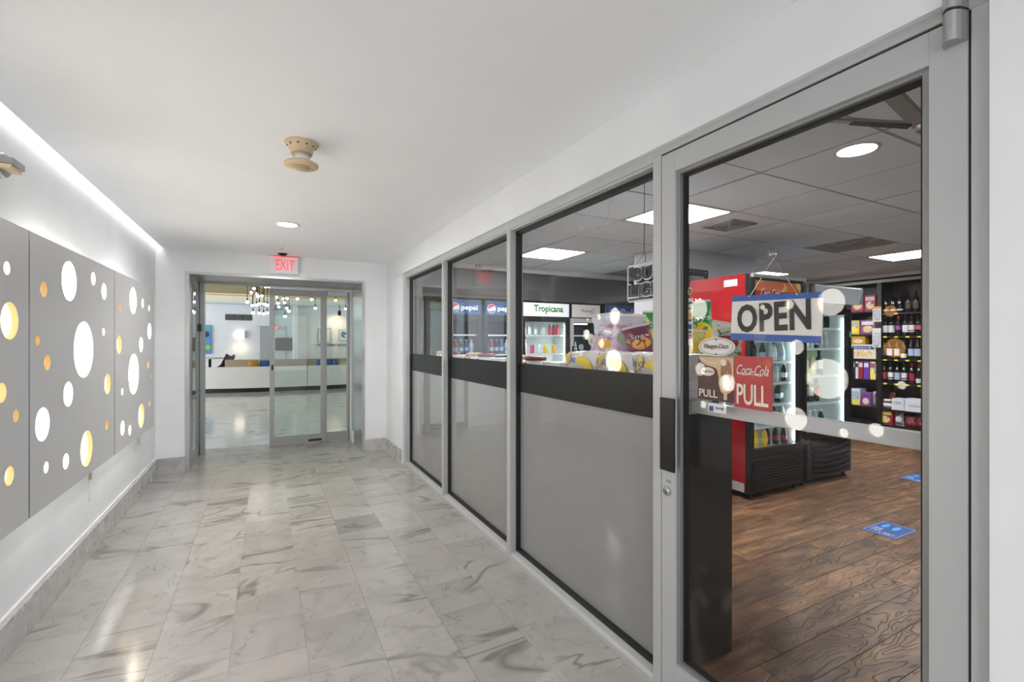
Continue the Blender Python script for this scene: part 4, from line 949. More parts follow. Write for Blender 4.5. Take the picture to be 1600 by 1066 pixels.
for i, (ya, yb) in enumerate([(1.455, 1.74), (1.75, 2.04), (2.05, 2.34)]):
    t = thing('paper_towel_pack', ['nearest', 'middle', 'farthest'][i] + ' plastic-wrapped paper towel pack on the gondola top', 'paper towels', (1.725, (ya + yb) / 2, 1.111), 0, 'paper towel packs')
    L_ = (yb - ya) / 2
    m_ = MB(); n_ = 10; vs = []; fs = []
    rnd = random.Random(i)
    prof = [(-.13, 0), (-.138, .03), (-.135, .12), (-.138, .21), (-.12, .245), (-.05, .25), (0, .244), (.05, .25), (.12, .245), (.138, .21), (.135, .12), (.138, .03), (.13, 0)]
    for j in range(n_ + 1):
        yy_ = -L_ + 2 * L_ * j / n_
        for a, b in prof: vs.append((a * (1 + rnd.uniform(-.03, .01)), yy_, b * (1 + rnd.uniform(-.02, .015))))
    k_ = len(prof)
    for j in range(n_):
        for q in range(k_): fs.append((j * k_ + q, j * k_ + (q + 1) % k_, (j + 1) * k_ + (q + 1) % k_, (j + 1) * k_ + q))
    fs.append(tuple(range(k_))); fs.append(tuple(n_ * k_ + q for q in range(k_ - 1, -1, -1)))
    m_.add(vs, fs, 'towelwrap' if 'towelwrap' in M else colmat('towelwrap', (.64, .63, .62), .25), False); m_.obj('wrapping', t)
    cr = MB(); yc = .04 - .02 * i
    arcp = [(yc - .02 + .105 * math.cos(PI * (.25 + .75 * k / 9)), .10 + .125 * math.sin(PI * (.25 + .75 * k / 9))) for k in range(10)]
    cr.prism(arcp + [(yc - .07, .10), (yc - .02, .17)], -.1425, -.1400, 'yellow', 'yz')
    cr.prism([(L_ - .055, .20), (L_ - .004, .165), (L_ - .004, .232), (L_ - .045, .235)], -.1425, -.1400, 'yellow', 'yz'); cr.obj('yellow_print', t)
    text('Viva', 'blue', (-.142, yc + .115 - .03, .205), .075, .045, '-x', .001, t, shear=.3)
    if i == 0:
        w2 = MB()
        for q in range(7): w2.tube([(-.11 + .01 * (q % 3), -L_ - .004, .04 + q * .026), (-.02, -L_ - .010, .045 + q * .027), (.04 + .02 * (q % 2), -L_ - .004, .04 + q * .028)], .0035, 'towelwrap', 5)
        w2.obj('plastic_crease', t)
        MB().box(.02, .085, -L_ - .006, -L_ - .002, .0, .20, colmat('navyprint', (.02, .06, .20), .4)).obj('blue_print', t)

PR('rolledpack', [(.75, .76, .80), (.70, .72, .78), (.5, .05, .1)], 12)
for i in range(9):
    y_ = 2.52 + i * .27; kk = i % 3
    lb = ['nearest', 'second', 'third', 'fourth', 'fifth', 'sixth', 'seventh', 'eighth', 'farthest'][i]
    if kk == 0:
        carton('tissue_box', lb + ' thing in the row on the gondola top, a low white box', 'box', (1.66, y_, 1.111), .14, .20, .175, 'label_white', '-x', 'label_blue', None, 'things along the gondola top')
    else:
        t = thing('snack_tub', lb + (' thing in the row on the gondola top, a white tub with a red ring' if kk == 1 else ' thing in the row on the gondola top, a brown topped jar'), 'tub', (1.64, y_, 1.111), 0, 'things along the gondola top')
        MB().lathe([(0, 0), (.060, 0), (.075, .02), (.078, .15), (.070, .18), (0, .18)], 'label_white' if kk == 1 else 'rolledpack', 20).obj('body', t)
        MB().lathe([(0, .178), (.074, .178), (.076, .20), (.05, .205), (0, .205)], 'caps_red' if kk == 1 else 'caramel', 20).obj('lid', t)
        b_ = MB(); disc(b_, (-.080, 0, .125), .045, .04, .001, 'label_pink', '-x', 18); disc(b_, (-.0815, 0, .125), .028, .025, .001, 'cream', '-x', 16); b_.obj('round_print', t)

# snack table with bags behind the gondola
st = thing('snack_table', 'white-topped snack display table behind the paper towels', 'table', (2.44, 2.50, 0))
MB().box(-.52, .22, -.62, .34, 1.27, 1.305, 'label_white', .004).obj('table_top', st)
for sx, sy in ((-.46, -.48), (-.14, -.48), (-.46, .30), (-.14, .30)): MB().box(sx - .02, sx + .02, sy - .02, sy + .02, 0, 1.27, 'blackwood').obj('leg', st)
for z in (.3, .62, .94): MB().box(-.46, -.14, -.46, .30, z - .015, z, 'blackwood').obj('lower_shelf', st)
BAGM = {
 'popwhite': PR('popwhite', [(.74, .74, .78), (.60, .42, .60), (.70, .70, .76), (.74, .74, .78)], 9), 'greenbag': PR('greenbag', [(.03, .22, .06), (.02, .32, .08), (.65, .62, .05)], 14),
 'yellowbag': PR('yellowbag', [(.72, .62, .04), (.80, .72, .08), (.05, .12, .04)], 16), 'darkbag': PR('darkbag', [(.02, .03, .02), (.65, .62, .05), (.04, .07, .03), (.7, .7, .6)], 18),
 'purplebag': PR('purplebag', [(.10, .02, .05), (.22, .03, .09), (.5, .30, .08)], 14), 'limebag': PR('limebag', [(.50, .58, .25), (.75, .76, .62), (.12, .32, .06)], 16)}
BG = [  # u, v base, height px, width m, depth, roll, material, label, picture, words, wmat
 (938, 556, 40, .15, 3.16, .30, 'popwhite', 'small white and purple popcorn bag at the left end of the snack table', 'orange_drink', 'Pop', 'label_purple'),
 (955, 556, 62, .20, 3.25, -.12, 'popwhite', 'large white popcorn bag with pink lettering, second from the left', 'amber_box', 'Skinny', 'label_pink'),
 (980, 556, 62, .20, 2.95, .05, 'popwhite', 'large white popcorn bag with pink lettering, next to the black and yellow bag', 'sage', 'Popcorn', 'label_pink'),
 (999, 556, 58, .19, 3.32, .18, 'darkbag', 'black and yellow crisps bag among the snack bags', 'yellow', None, None),
 (1004, 560, 46, .17, 2.84, -.22, 'purplebag', 'purple and orange snack bag in front of the yellow ones', 'orange_drink', 'Snax', 'white'),
 (1024, 558, 66, .19, 3.10, .06, 'greenbag', 'dark green snack bag beside the window post', 'yellow', 'Chips', 'white'),
 (1076, 560, 40, .16, 2.78, .12, 'pic_mix', 'orange and yellow snack bag behind the card stickers', 'yellow', None, None),
 (1098, 558, 82, .21, 3.02, -.14, 'greenbag', 'yellow and green chips bag in front of the red cooler', 'yellow', 'Lays', 'white'),
 (1131, 556, 50, .19, 2.88, .16, 'limebag', 'pale green vegetable snack bag in front of the red cooler', 'label_red', 'V7', 'greenprint')]
for i, (u, v, hp, wd, d, roll, mt, lb, pic, wo, wm_) in enumerate(BG):
    r = (u - 800) / F_PX * d; x, y = SY * d + CY * r, CY * d - SY * r
    b_ = bag(lb, (x, y, 1.331), wd, hp * d / F_PX, -.62 + .16 * math.sin(i * 2.1), BAGM.get(mt, mt), -.06, pic, wo, wm_, 'snack bags on the display table', .075)
    b_.rotation_euler[1] = roll


# slim candy rack between the gondola and the red cooler
cr_ = thing('candy_rack', 'slim white wire candy rack beside the red cooler', 'rack', (3.60, 2.86, 0))
MB().box(-.06, .06, 0, .30, 0, .36, 'white', .004).obj('base_box', cr_)
for sx in (-.055, .05): MB().box(sx, sx + .012, .01, .022, .36, 1.12, 'white').obj('rack_post', cr_)
for k in range(9): MB().box(-.055, .062, -.004, .012, .42 + k * .078, .425 + k * .078, 'white').obj('rack_wire', cr_)
for k in range(8):
    carton('candy_packet', 'small %s candy packet, %s from the top of the slim rack' % (['red', 'gold', 'dark red', 'white'][k % 4], ['lowest', 'seventh', 'sixth', 'fifth', 'fourth', 'third', 'second', 'first'][k]), 'candy', (3.585, 2.885, .43 + k * .078), .05, .02, .062, ['label_red', 'caramel', 'maroon', 'label_white'][k % 4], '-y', None, None, 'candy packets on the slim rack')
bag('dark blue snack bag hanging at the top of the slim candy rack', (3.64, 2.785, .80), .15, .26, -.5, PR('bluebag', [(.02, .05, .14), (.30, .34, .40), (.03, .10, .30), (.10, .30, .12)], 16), .1, 'label_blue', None, None, None)

# ------------------------------------------------------------------ signs and stickers on the shop door
XD = 1.4478
def quad_sign(p4, th, mat):     # slightly tilted flat board from its four corners (in the plane x = const)
    vs = [tuple(p) for p in p4] + [(p[0] + th, p[1], p[2]) for p in p4]
    return MB().add(vs, [(0, 1, 2, 3), (7, 6, 5, 4), (0, 4, 5, 1), (1, 5, 6, 2), (2, 6, 7, 3), (3, 7, 4, 0)], mat)
XO = 1.4500
t = thing('open_sign', 'blue and white hanging sign reading OPEN inside the shop door', 'sign', (0, 0, 0))
TL, TR, BR, BL = (XO, 1.109, 1.580), (XO, .805, 1.590), (XO, .812, 1.418), (XO, 1.115, 1.428)
TL, TR, BR, BL = onx(1144.4, 463, XO), onx(1286, 456, XO), onx(1283.2, 536.7, XO), onx(1141.8, 531, XO)
quad_sign([TL, BL, BR, TR], .004, 'signwhite').obj('board', t)
mixp = lambda a, b, f: Vector(a) * (1 - f) + Vector(b) * f
off = Vector((-.0012, 0, 0))
quad_sign([TL + off, mixp(TL, BL, .125) + off, mixp(TR, BR, .115) + off, TR + off], .001, 'blue').obj('blue_band', t)
quad_sign([mixp(TL, BL, .85) + off, BL + off, BR + off, mixp(TR, BR, .86) + off], .001, 'blue').obj('blue_band', t)
ctr = (TL + TR + BL + BR) / 4; wd = (TL - TR).length
o = text('OPEN', 'ink', (XO - .0014, ctr.y + .004, ctr.z + .004), wd * .82, .096, '-x', .001, t, offset=.03, space=1.07)
o.rotation_euler = (math.atan2(TR.z - TL.z + BR.z - BL.z, 2 * wd) * .6, 0, 0)
cupc = onx(1206, 397, XO)
MB().lathe([(0, -.002), (.022, 0), (.020, .004), (.010, .007), (.007, .016), (0, .018)], 'clear', 20, (XO - .004, cupc.y, cupc.z), 'x').obj('suction_cup', t)
c2 = (XO + .010, cupc.y, cupc.z - .012); e1 = mixp(TL, TR, .215) + Vector((.003, 0, -.004)); e2 = mixp(TL, TR, .745) + Vector((.003, 0, -.004))
MB().tube([c2, tuple(e1)], .0011, 'steel', 5).tube([c2, tuple(e2)], .0011, 'steel', 5).obj('string', t)
MB().lathe([(0, -.003), (.004, -.003), (.004, .002), (0, .002)], 'steel', 10, (XO, e1.y, e1.z), 'x').lathe([(0, -.003), (.004, -.003), (.004, .002), (0, .002)], 'steel', 10, (XO, e2.y, e2.z), 'x').obj('grommet', t)
# red pull sticker
t = thing('red_pull_sticker', 'red sticker with white script and the word PULL on the shop door', 'sticker', (0, 0, 0))
MB().box(XD, XD + .002, .957, 1.095, 1.190, 1.368, 'red2').obj('sheet', t)
text('Coca-Cola', 'cream', (XD - .0012, 1.026, 1.322), .118, .034, '-x', .001, t, shear=.45)
sw = MB().tube([(XD - .0008, 1.082, 1.312), (XD - .0008, 1.060, 1.304), (XD - .0008, 1.03, 1.309), (XD - .0008, .995, 1.303)], .0014, 'cream', 5); sw.obj('script_swoosh', t)
text('PULL', 'cream', (XD - .0012, 1.027, 1.238), .116, .070, '-x', .001, t, offset=.012, space=.95)
# ice cream pull sticker
t = thing('ice_cream_pull_sticker', 'maroon ice cream sticker reading PULL left of the red one', 'sticker', (0, 0, 0))
y1, y0, z0, z1 = 1.252, 1.097, 1.202, 1.362
MB().box(XD, XD + .002, y0, y1, z0, z1, 'maroon').obj('sheet', t)
W_ = lambda a: y1 - a * (y1 - y0)
Z_ = lambda b: z0 + b * (z1 - z0)
MB().prism([(W_(a), Z_(b)) for a, b in ((.02, .995), (.10, .88), (.25, .80), (.42, .78), (.55, .72), (.60, .55), (.60, .38), (.66, .22), (.80, .16), (.92, .24), (.995, .30), (.995, .995))], XD - .0012, XD - .0002, 'caramel', 'yz').obj('caramel_swirl', t)
for (a0, b0) in ((.12, .95), (.2, .92)):
    MB().tube([(XD - .0014, W_(a0), Z_(b0)), (XD - .0014, W_(a0 + .2), Z_(b0 - .08)), (XD - .0014, W_(a0 + .42), Z_(b0 - .08)), (XD - .0014, W_(a0 + .6), Z_(b0 + .01))], .0016, 'cream', 5).obj('swirl_line', t)
b_ = MB(); disc(b_, (XD - .0014, W_(.80), Z_(.66)), .0225, .048, .0006, 'choc', '-x', 20); b_.obj('ice_cream_bar', t)
b_ = MB(); disc(b_, (XD - .0022, W_(.74), Z_(.88)), .012, .012, .0006, 'cream', '-x', 14); disc(b_, (XD - .0022, W_(.78), Z_(.42)), .023, .031, .0006, 'cream', '-x', 20); b_.obj('vanilla_bite', t)
MB().box(XD - .0024, XD - .0014, W_(.83), W_(.74), Z_(.05), Z_(.26), 'caramel').obj('stick', t)
b_ = MB(); disc(b_, (XD - .0022, W_(.30), Z_(.66)), .030, .016, .0006, 'cream', '-x', 22); b_.obj('small_oval', t)
text('Häagen-Dazs', 'maroon', (XD - .0032, W_(.30), Z_(.66)), .048, .010, '-x', .0006, t)
text('PULL', 'cream', (XD - .0012, W_(.31), Z_(.16)), .080, .028, '-x', .001, t, offset=.008)
# oval sticker
t = thing('oval_sticker', 'grey oval ice cream sticker with dark outline above the maroon one', 'sticker', (0, 0, 0))
b_ = MB(); disc(b_, (XD + .0005, 1.170, 1.399), .078, .034, .001, 'signwhite', '-x', 32); b_.obj('oval', t)
ring = [(XD - .0008, 1.170 + .070 * math.cos(a * PI / 16), 1.399 + .029 * math.sin(a * PI / 16)) for a in range(33)]
MB().tube(ring, .0008, 'ink', 4).obj('outline', t)
MB().prism([(1.176, 1.428), (1.164, 1.428), (1.170, 1.421)], XD - .0012, XD - .0004, 'ink', 'yz').prism([(1.176, 1.370), (1.164, 1.370), (1.170, 1.377)], XD - .0012, XD - .0004, 'ink', 'yz').obj('point', t)
text('Häagen-Dazs', 'maroon', (XD - .0012, 1.170, 1.399), .104, .022, '-x', .0008, t, offset=.006)
# payment card list
t = thing('card_sticker', 'white strip of payment card logos at the hinge-free edge of the door glass', 'sticker', (0, 0, 0))
MB().box(XD, XD + .0015, 1.276, 1.297, 1.402, 1.585, 'signwhite').obj('strip', t)
MB().box(XD, XD + .0015, 1.296, 1.306, 1.402, 1.585, 'signwhite').obj('strip_edge', t)
text('We welcome', 'ink', (XD - .001, 1.288, 1.568), .022, .010, '-x', .0008, t, shear=.2)
for z, c_ in ((1.520, 'orange_drink'), (1.475, 'blue'), (1.437, 'label_pink')): MB().box(XD - .001, XD, 1.281, 1.296, z - .009, z + .009, c_).obj('card_logo', t)
for z in (1.545, 1.5, 1.455): MB().box(XD - .001, XD, 1.282, 1.295, z - .003, z + .003, 'ink').obj('small_print', t)
t = thing('round_sticker', 'small round red, yellow and green sticker above the card strip', 'sticker', (0, 0, 0))
b_ = MB(); disc(b_, (XD + .0003, 1.292, 1.612), .012, .014, .001, 'white', '-x', 20); disc(b_, (XD - .0008, 1.292, 1.612), .010, .011, .001, 'red2', '-x', 18); disc(b_, (XD - .0018, 1.290, 1.608), .007, .007, .001, 'green', '-x', 14); disc(b_, (XD - .0028, 1.294, 1.612), .004, .004, .001, 'yellow', '-x', 12); b_.obj('disc', t)
t = thing('alarm_sticker', 'tiny white security sticker low on the door glass by the push bar', 'sticker', (0, 0, 0))
MB().box(XD, XD + .001, 1.128, 1.205, 1.160, 1.188, 'label_white').obj('sheet', t)
MB().box(XD - .001, XD, 1.183, 1.200, 1.163, 1.182, 'navyprint').obj('emblem', t)
text('24 HR', 'ink', (XD - .001, 1.155, 1.176), .035, .010, '-x', .0006, t)
# unlit neon sign behind the nearest window
t = thing('neon_beer_sign', 'unlit neon tube sign hanging inside the nearest window', 'neon sign', (0, 0, 0))
XN = 1.58; ny0, ny1, nz0, nz1 = 1.445, 1.790, 1.612, 1.785
fr = [(XN, ny1 - .008, nz0), (XN, ny1, nz0 + .008), (XN, ny1, nz1 - .008), (XN, ny1 - .008, nz1), (XN, ny0 + .008, nz1), (XN, ny0, nz1 - .008), (XN, ny0, nz0 + .008), (XN, ny0 + .008, nz0), (XN, ny1 - .008, nz0)]
MB().tube(fr, .004, 'label_white', 6).obj('frame_tube', t)
MB().box(XN + .012, XN + .016, ny0 + .012, ny1 - .004, nz0 + .007, nz0 + .082, 'ink').box(XN + .012, XN + .016, ny0 + .012, ny1 - .045, nz0 + .086, nz1 - .012, 'ink').obj('backing', t)
for wd_, cy_, cz_, ww, hh_ in (('BUD', 1.640, 1.741, .190, .062), ('LIGHT', 1.630, 1.662, .290, .062)):
    text(wd_, 'label_white', (XN - .002, cy_, cz_), ww + .014, hh_ + .011, '-x', .004, t, 'letter_tube', offset=.034)
    text(wd_, 'black', (XN - .0075, cy_, cz_), ww + .002, hh_ * .97, '-x', .004, t, 'letter_face', offset=.012)
MB().tube([(XN, 1.735, nz1), (XN + .02, 1.70, 1.84), (XN + .02, 1.695, 2.39)], .0018, 'ink', 5).tube([(XN, 1.672, nz1), (XN + .02, 1.69, 1.84)], .0018, 'ink', 5).obj('hanging_wire', t)
MB().tube([(XN + .012, 1.72, 1.632), (XN + .012, 1.60, 1.632)], .003, 'label_white', 6).obj('base_tube', t)
# second small things: bracket on the red cooler, floor markers
t = thing('black_shelf_bracket', 'black perforated bracket standing on top of the red cooler', 'bracket', (3.95, 3.42, 2.03))
m_ = MB().box(-.20, .16, 0, .01, .06, .13, 'black').box(-.20, -.14, 0, .01, -.02, .06, 'black').box(.10, .16, 0, .01, -.02, .06, 'black').obj('plate', t)
for k in range(6): MB().box(-.17 + k * .055, -.15 + k * .055, -.002, 0, .098, .110, 'alu_d').obj('slot', t)
for i, (x, y, lab) in enumerate([(4.15, 1.82, 'nearer blue social distancing mat on the plank floor'), (5.98, 2.36, 'farther blue social distancing mat on the plank floor')]):
    t = thing('floor_marker', lab, 'floor sticker', (x, y, 0.0), 0, 'blue floor stickers')
    MB().box(-.165, .165, -.11, .11, .0004, .002, 'blue').obj('sheet', t)
    MB().box(-.155, .155, .099, .103, .002, .0026, 'label_blue').box(-.155, .155, -.103, -.099, .002, .0026, 'label_blue').box(-.155, -.151, -.1, .1, .002, .0026, 'label_blue').box(.151, .155, -.1, .1, .002, .0026, 'label_blue').obj('border', t)
    b_ = MB()
    for (a, c_) in ((.06, .05), (.06, -.02)):
        for q in range(1): b_.prism([(a + .055 * math.cos(k * PI / 8), c_ + .018 * math.sin(k * PI / 8)) for k in range(16)], .002, .0026, colmat('sky_print', (.08, .35, .80), .5))
    b_.obj('shoe_print', t)
    text('STOP', 'white', (-.06, .055, .002), .055, .085, 'up-x', .0006, t)
    text('6 FEET', 'white', (-.11, -.03, .002), .10, .03, 'up-x', .0006, t)

# camera in the far shop corner seen through the middle window
t = thing('security_camera', 'small white security camera on the ceiling of the shop behind the middle window', 'camera', (2.25, 5.2, 2.40))
MB().lathe([(0, 0), (.04, 0), (.035, -.02), (0, -.02)], 'white', 16).tube([(0, 0, -.015), (0, -.01, -.07)], .010, 'white', 8).obj('mount', t)
MB().bar((.03, .06, -.07), (-.03, -.10, -.12), .06, .055, 'alu_d').obj('body', t)

# ------------------------------------------------------------------ lobby beyond the sliding door
lf = MB().box(-9, 9, 7.30, 23, -.05, 0, 'marble_lobby'); lf = struct(lf.obj('floor'), 'pale marble floor of the lobby')
gl = MB()
for k in range(14): gl.box(-9, 9, 7.30 + k * 1.0, 7.304 + k * 1.0, 0, .0006, 'grout')
struct(MB().box(-9, -1.2, 7.28, 7.42, 0, 3.2, 'lobbywall').box(1.52, 9, 7.28, 7.42, 0, 3.2, 'lobbywall').box(-1.2, -.780, 6.29, 7.42, 0, 3.2, 'lobbywall').box(1.112, 1.52, 6.29, 7.42, 0, 3.2, 'lobbywall').box(-.780, 1.112, 7.28, 7.42, 2.18, 3.2, 'lobbywall').obj('wall_lobby_entry'), 'lobby wall around the corridor entrance')
struct(MB().box(-9, 9, 7.42, 18.5, 2.93, 3.05, 'gold').box(-9, 9, 18.3, 23, 2.75, 2.9, 'lobbywall').box(-9, 9, 18.2, 18.3, 2.68, 2.95, 'fasciablue').obj('ceiling'), 'gold coffered ceiling of the lobby')
YB = 20.0
struct(MB().box(-9, .96, YB, YB + .1, 0, 2.8, 'lobbywall').obj('wall_lobby_back'), 'white back wall of the lobby with a wall lamp')
struct(MB().box(.885, 1.01, 18.6, 20.1, 0, 2.74, 'wall').box(1.01, 8.9, 18.9, 19.0, 0, 2.75, 'lobbywall').obj('wall_lobby_side'), 'pale green-white lobby wall with pictures')
struct(MB().box(-9.1, -9, 7.3, 23, 0, 3.2, 'lobbywall').box(9, 9.1, 7.3, 23, 0, 3.2, 'lobbywall').obj('wall_lobby_end'), 'lobby end walls')
def on(u, v, Y): return ony(u, v, Y)
def rectY(mb, u0, v0, u1, v1, Y, th, mat):
    a, b = on(u0, v0, Y), on(u1, v1, Y); return mb.box(a.x, b.x, Y - th, Y, b.z, a.z, mat)
t = thing('wall_grille', 'dark rectangular air grille high on the lobby back wall', 'air vent')
rectY(MB(), 352, 491, 393.5, 501, YB, .03, 'gap').obj('frame', t)
for u0 in (352.5, 366, 380):
    for k in range(5): rectY(MB(), u0, 491.8 + k * 1.8, u0 + 12.6, 492.6 + k * 1.8, YB - .03, .015, 'alu_d').obj('slat', t)
t = thing('wall_sconce', 'glowing square wall lamp on the lobby back wall', 'wall lamp')
rectY(MB(), 368.5, 518.5, 382, 528, YB, .12, emis('sconce_glow', (1, .93, .68), 1.25)).obj('shade', t)
rectY(MB(), 382, 517.5, 383.2, 528, YB, .10, 'alu').obj('bracket', t)
p = on(375, 523, YB - .25); area('sconce_lamp', (p.x, p.y - .02, p.z - .4), (PI * .25, 0, 0), .25, .1, .6, (1, .8, .45))
t = thing('abstract_painting', 'blue abstract painting with green and navy circles on the lobby wall', 'painting')
rectY(MB(), 300, 508, 330, 553, YB - .012, .06, colmat('paint_blue', (.13, .28, .55), .6)).obj('canvas', t)
for u, v, r, c_ in ((312.5, 512.5, 4, 'lime_drink'), (325.5, 513, 4, 'teal_drink'), (322.5, 522.5, 4.3, 'navy_in'), (313, 531, 5, 'teal_drink'), (324.5, 543, 4, 'lime_drink'), (317.5, 547.5, 4.2, 'navy_in'), (325, 534, 3.6, 'sky_print')):
    p = on(u, v, YB - .0725); d_ = p.x * SY + p.y * CY; b_ = MB(); disc(b_, tuple(p), r * d_ / F_PX * .9, r * d_ / F_PX, .004, c_, '-y', 20); b_.obj('painted_circle', t)
struct(rectY(MB(), 406, 510, 424, 570, YB, .02, colmat('recess_grey', (.45, .48, .52), .6)).obj('door_3'), 'grey doorway in the lobby back wall')
struct(rectY(MB(), 399.5, 478, 424, 510, YB, .25, 'lobbywall').obj('trim_4'), 'white bulkhead on the lobby back wall')
# glass doors and wooden notice seen through the sliding door
struct(rectY(rectY(MB(), 429, 485, 460, 575, YB - .1, .04, colmat('pale_glassy', (.60, .68, .70), .3)), 446, 508, 446.8, 575, YB - .15, .02, 'alu').obj('door_4'), 'pale glazed doors at the back of the lobby')
t = thing('wooden_notice', 'brown wooden board hanging in front of the glazed doors', 'sign')
rectY(MB(), 430, 528, 456.5, 548, YB - .3, .05, colmat('brown_board', (.09, .06, .045), .6)).obj('board', t)
t = thing('lobby_exit_sign', 'small glowing red exit sign at the back of the lobby', 'exit sign')
a, b = on(427.5, 510, YB - .3), on(437, 515, YB - .3)
MB().box(a.x, b.x, a.y, a.y + .05, b.z, a.z, 'label_pink').obj('housing', t)
text('EXIT', emis('exit_glow', (1, .25, .25), 1.2), ((a.x + b.x) / 2, a.y - .001, (a.z + b.z) / 2), abs(b.x - a.x) * .8, (a.z - b.z) * .7, '-y', .004, t)
YP = 18.9
for i, (u0, v0, u1, v1, lb) in enumerate(((497, 513, 517, 536, 'left framed picture on the lobby side wall'), (530, 515, 549, 533, 'right framed picture under the spot light'))):
    t = thing('framed_picture', lb, 'picture', (0, 0, 0), 0, 'pictures on the lobby wall')
    rectY(MB(), u0, v0, u1, v1, YP, .04, 'alu_d').obj('frame', t)
    rectY(MB(), u0 + .8, v0 + .8, u1 - .8, v1 - .8, YP - .04, .003, 'label_white').obj('mount', t)
    rectY(MB(), u0 + 3, v0 + 3, u1 - 4, v1 - 5, YP - .043, .006, PR('artprint', [(.25, .45, .28), (.7, .75, .78), (.10, .18, .24), (.6, .62, .6)], 3)).obj('print', t)
    t = thing('picture_ledge', ('left' if i == 0 else 'right') + ' grey wall ledge under the framed picture', 'ledge', (0, 0, 0), 0, 'ledges on the lobby wall')
    rectY(MB(), u0 - 1, 537.5, u1 + 5, 540.5, YP, .16, 'alu_d').obj('board', t)
area('picture_spot', tuple(on(527, 490, YP - .45)), (PI * .15, 0, 0), .12, .12, 2.2, (1, .74, .45), 2.2)
t = thing('track_spot', 'small dark spot light above the lobby pictures', 'spot light', tuple(on(530.5, 489, YP - .7)))
MB().lathe([(0, -.10), (.05, -.10), (.06, .06), (0, .08)], 'black', 14).tube([(0, 0, .06), (0, 0, 2.75 - on(530.5, 489, YP - .7).z)], .012, 'black', 6).obj('head', t)
# curved sofa with its back to the corridor
sc_x, sc_y, R_ = .95, 22.9, 8.15
t = thing('curved_sofa', 'long curved sofa with a white shell back and tan inside', 'sofa')
def ringseg(mb, ra, rb, a0, a1, z0, z1, mat, n=28):
    vs = []; fs = []
    for i in range(n + 1):
        a = a0 + (a1 - a0) * i / n
        for r in (ra, rb):
            for z in (z0, z1): vs.append((sc_x + r * math.sin(a), sc_y - r * math.cos(a), z))
    for i in range(n):
        k = i * 4; j = k + 4; fs += [(k, k + 1, j + 1, j), (k + 2, j + 2, j + 3, k + 3), (k + 1, k + 3, j + 3, j + 1), (k, j, j + 2, k + 2)]
    fs += [(0, 2, 3, 1), (n * 4, n * 4 + 1, n * 4 + 3, n * 4 + 2)]
    return mb.add(vs, fs, mat)
for k, (a0, a1) in enumerate(((-.335, .012), (.0135, .30), (.3015, .62))):
    m_ = MB(); ringseg(m_, R_, R_ - .12, a0, a1, .12, .705, 'sofa', 16); m_.obj('back_shell', t)
m_ = MB(); ringseg(m_, R_ - .05, R_ - .95, -.325, .61, 0, .12, 'black'); m_.obj('plinth', t)
m_ = MB(); ringseg(m_, R_ - .12, R_ - .95, -.330, .615, .12, .42, 'tan'); m_.obj('seat', t)
m_ = MB(); ringseg(m_, R_ - 1.75, R_ - 1.9, -.33, .55, .0, .84, 'tan'); m_.obj('inner_back', t)
for i, (u, wd, c_, lb) in enumerate(((396, .26, 'mustard', 'mustard cushion on the curved sofa'), (415.5, .34, 'cblue', 'blue cushion beside the mustard one'), (511, .62, 'cblue', 'blue cushion seen through the sliding glass door'), (543, .5, 'caramel', 'low tan cushion near the right door post'))):
    p = on(u, 572, 15.6); cu_ = thing('cushion', lb, 'cushion', (p.x, p.y, .425))
    m_ = MB(); n_ = 8; vs = []; fs = []
    for s_ in (-1, 1):
        for j in range(n_ + 1):
            for i2 in range(n_ + 1):
                a, b = i2 / n_ * 2 - 1, j / n_ * 2 - 1
                vs.append((a * wd / 2 * (1 - .06 * b * b), s_ * .09 * ((1 - a * a) * (1 - b * b)) ** .4, (b + 1) / 2 * (.42 if i < 3 else .34)))
    N = (n_ + 1) ** 2
    for s_ in (0, 1):
        for j in range(n_):
            for i2 in range(n_):
                f = (s_ * N + j * (n_ + 1) + i2, s_ * N + j * (n_ + 1) + i2 + 1, s_ * N + (j + 1) * (n_ + 1) + i2 + 1, s_ * N + (j + 1) * (n_ + 1) + i2); fs.append(f if s_ == 0 else tuple(reversed(f)))
    m_.add(vs, fs, c_, True); m_.obj('cover', cu_)
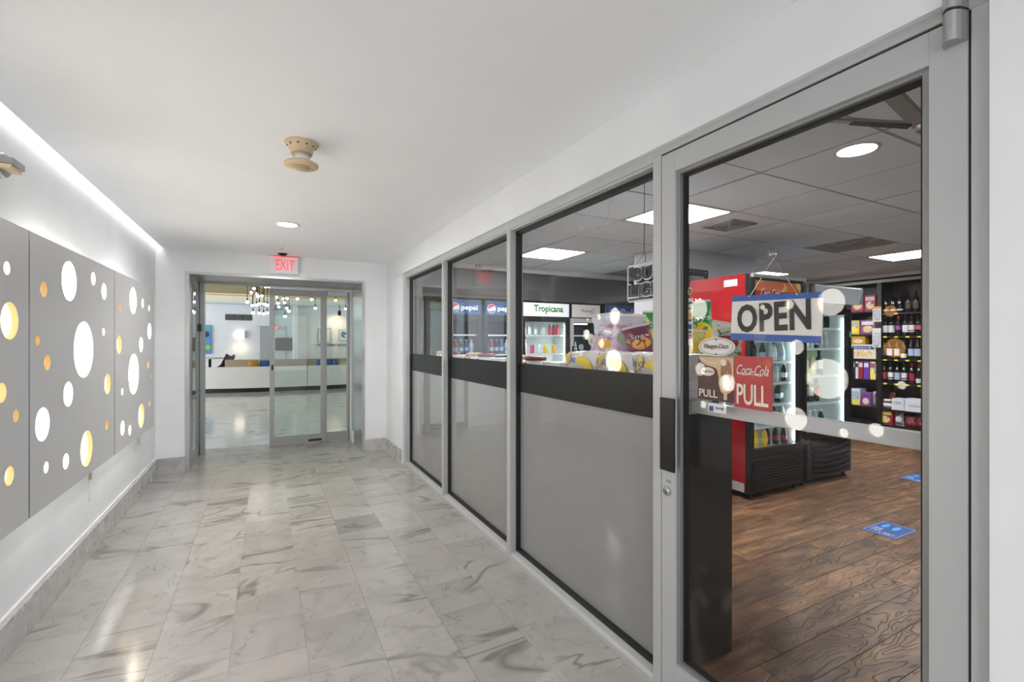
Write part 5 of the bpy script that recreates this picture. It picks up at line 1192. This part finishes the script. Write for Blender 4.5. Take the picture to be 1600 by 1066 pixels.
# dark chairs and table at the left
p = on(328, 580, 18.4)
t = thing('round_table', 'white topped table beside the dark lobby chairs', 'table', (p.x, p.y, 0))
MB().lathe([(0, .84), (.55, .84), (.55, .87), (0, .87)], 'white', 28).obj('table_top', t); MB().lathe([(.28, 0), (.28, .02), (.04, .04), (.04, .84)], 'black', 16).obj('pedestal', t)
for i, (u, lb, rz) in enumerate(((341, 'dark lobby chair with a swept back right of the table', .6), (313, 'dark lobby chair left of the white table', -2.2))):
    p = on(u, 580, 17.6 if i == 0 else 17.3); t = thing('lounge_chair', lb, 'chair', (p.x, p.y, 0), rz)
    vs = []; fs = []
    pr = [(-.25, .52), (-.1, .50), (.1, .50), (.22, .58), (.32, .78), (.40, .93)]
    for a, z in pr:
        for y_ in (-.24, 0, .24): vs.append((a, y_, z + .08 * abs(y_) / .24))
    for a, z in pr:
        for y_ in (-.24, 0, .24): vs.append((a + .03, y_, z - .04 + .08 * abs(y_) / .24))
    for k in range(5):
        for q in range(2):
            f = (k * 3 + q, k * 3 + q + 1, k * 3 + q + 4, k * 3 + q + 3); fs.append(f); fs.append(tuple(18 + x for x in reversed(f)))
    MB().add(vs, fs, 'black', True).obj('shell', t)
    for sx, sy in ((-.18, -.18), (.18, -.18), (-.18, .18), (.18, .18)): MB().tube([(sx * .5, sy * .5, .48), (sx, sy, 0)], .014, 'black', 6).obj('leg', t)
# cluster of globe pendants
PEND = [(408.4, 445.9), (415, 448), (421, 448), (396.5, 451), (392.8, 457), (402, 459), (409.8, 462.3), (403, 463), (386.5, 472), (405.4, 475), (412.7, 475.4), (394.5, 477.3), (400.8, 476.6),
        (417.7, 477), (395.4, 489), (405, 489.4), (411.9, 490.6), (417.5, 489), (432.7, 464.7), (442.6, 466.8), (448.5, 466.5), (464.7, 467), (487, 467.9), (434.5, 473.9), (444.7, 472.9),
        (435.6, 479.7), (448, 481.8), (451.5, 486.3), (445.4, 494.5), (492.7, 481.8), (524.5, 469.4), (540, 482.7)]
bulb = MB().lathe([(0, -.035), (.02, -.030), (.034, -.012), (.036, 0), (.030, .018), (.012, .030), (0, .032)], emis('globe_glow', (1, .97, .88), 2.6), 12); cap_ = MB().lathe([(.0, .03), (.014, .03), (.014, .085), (0, .09)], 'black', 8)
b0 = bulb.obj('globe'); c0 = cap_.obj('socket')
for i, (u, v) in enumerate(PEND):
    Y = 11.6 + (i * 5 % 32) * .06; p = on(u, v, Y)
    if i == 0: bb_, cc_ = b0, c0
    else:
        bb_, cc_ = b0.copy(), c0.copy(); C.objects.link(bb_); C.objects.link(cc_)
    t = thing('pendant_lamp', 'small glowing globe pendant on a thin black cord in the lobby cluster', 'pendant lamp', tuple(p), 0, 'globe pendants hanging in the lobby')
    bb_.parent = t; cc_.parent = t
    MB().tube([(0, 0, .08), (0, 0, 2.93 - p.z)], .006, 'black', 5).obj('cord', t)
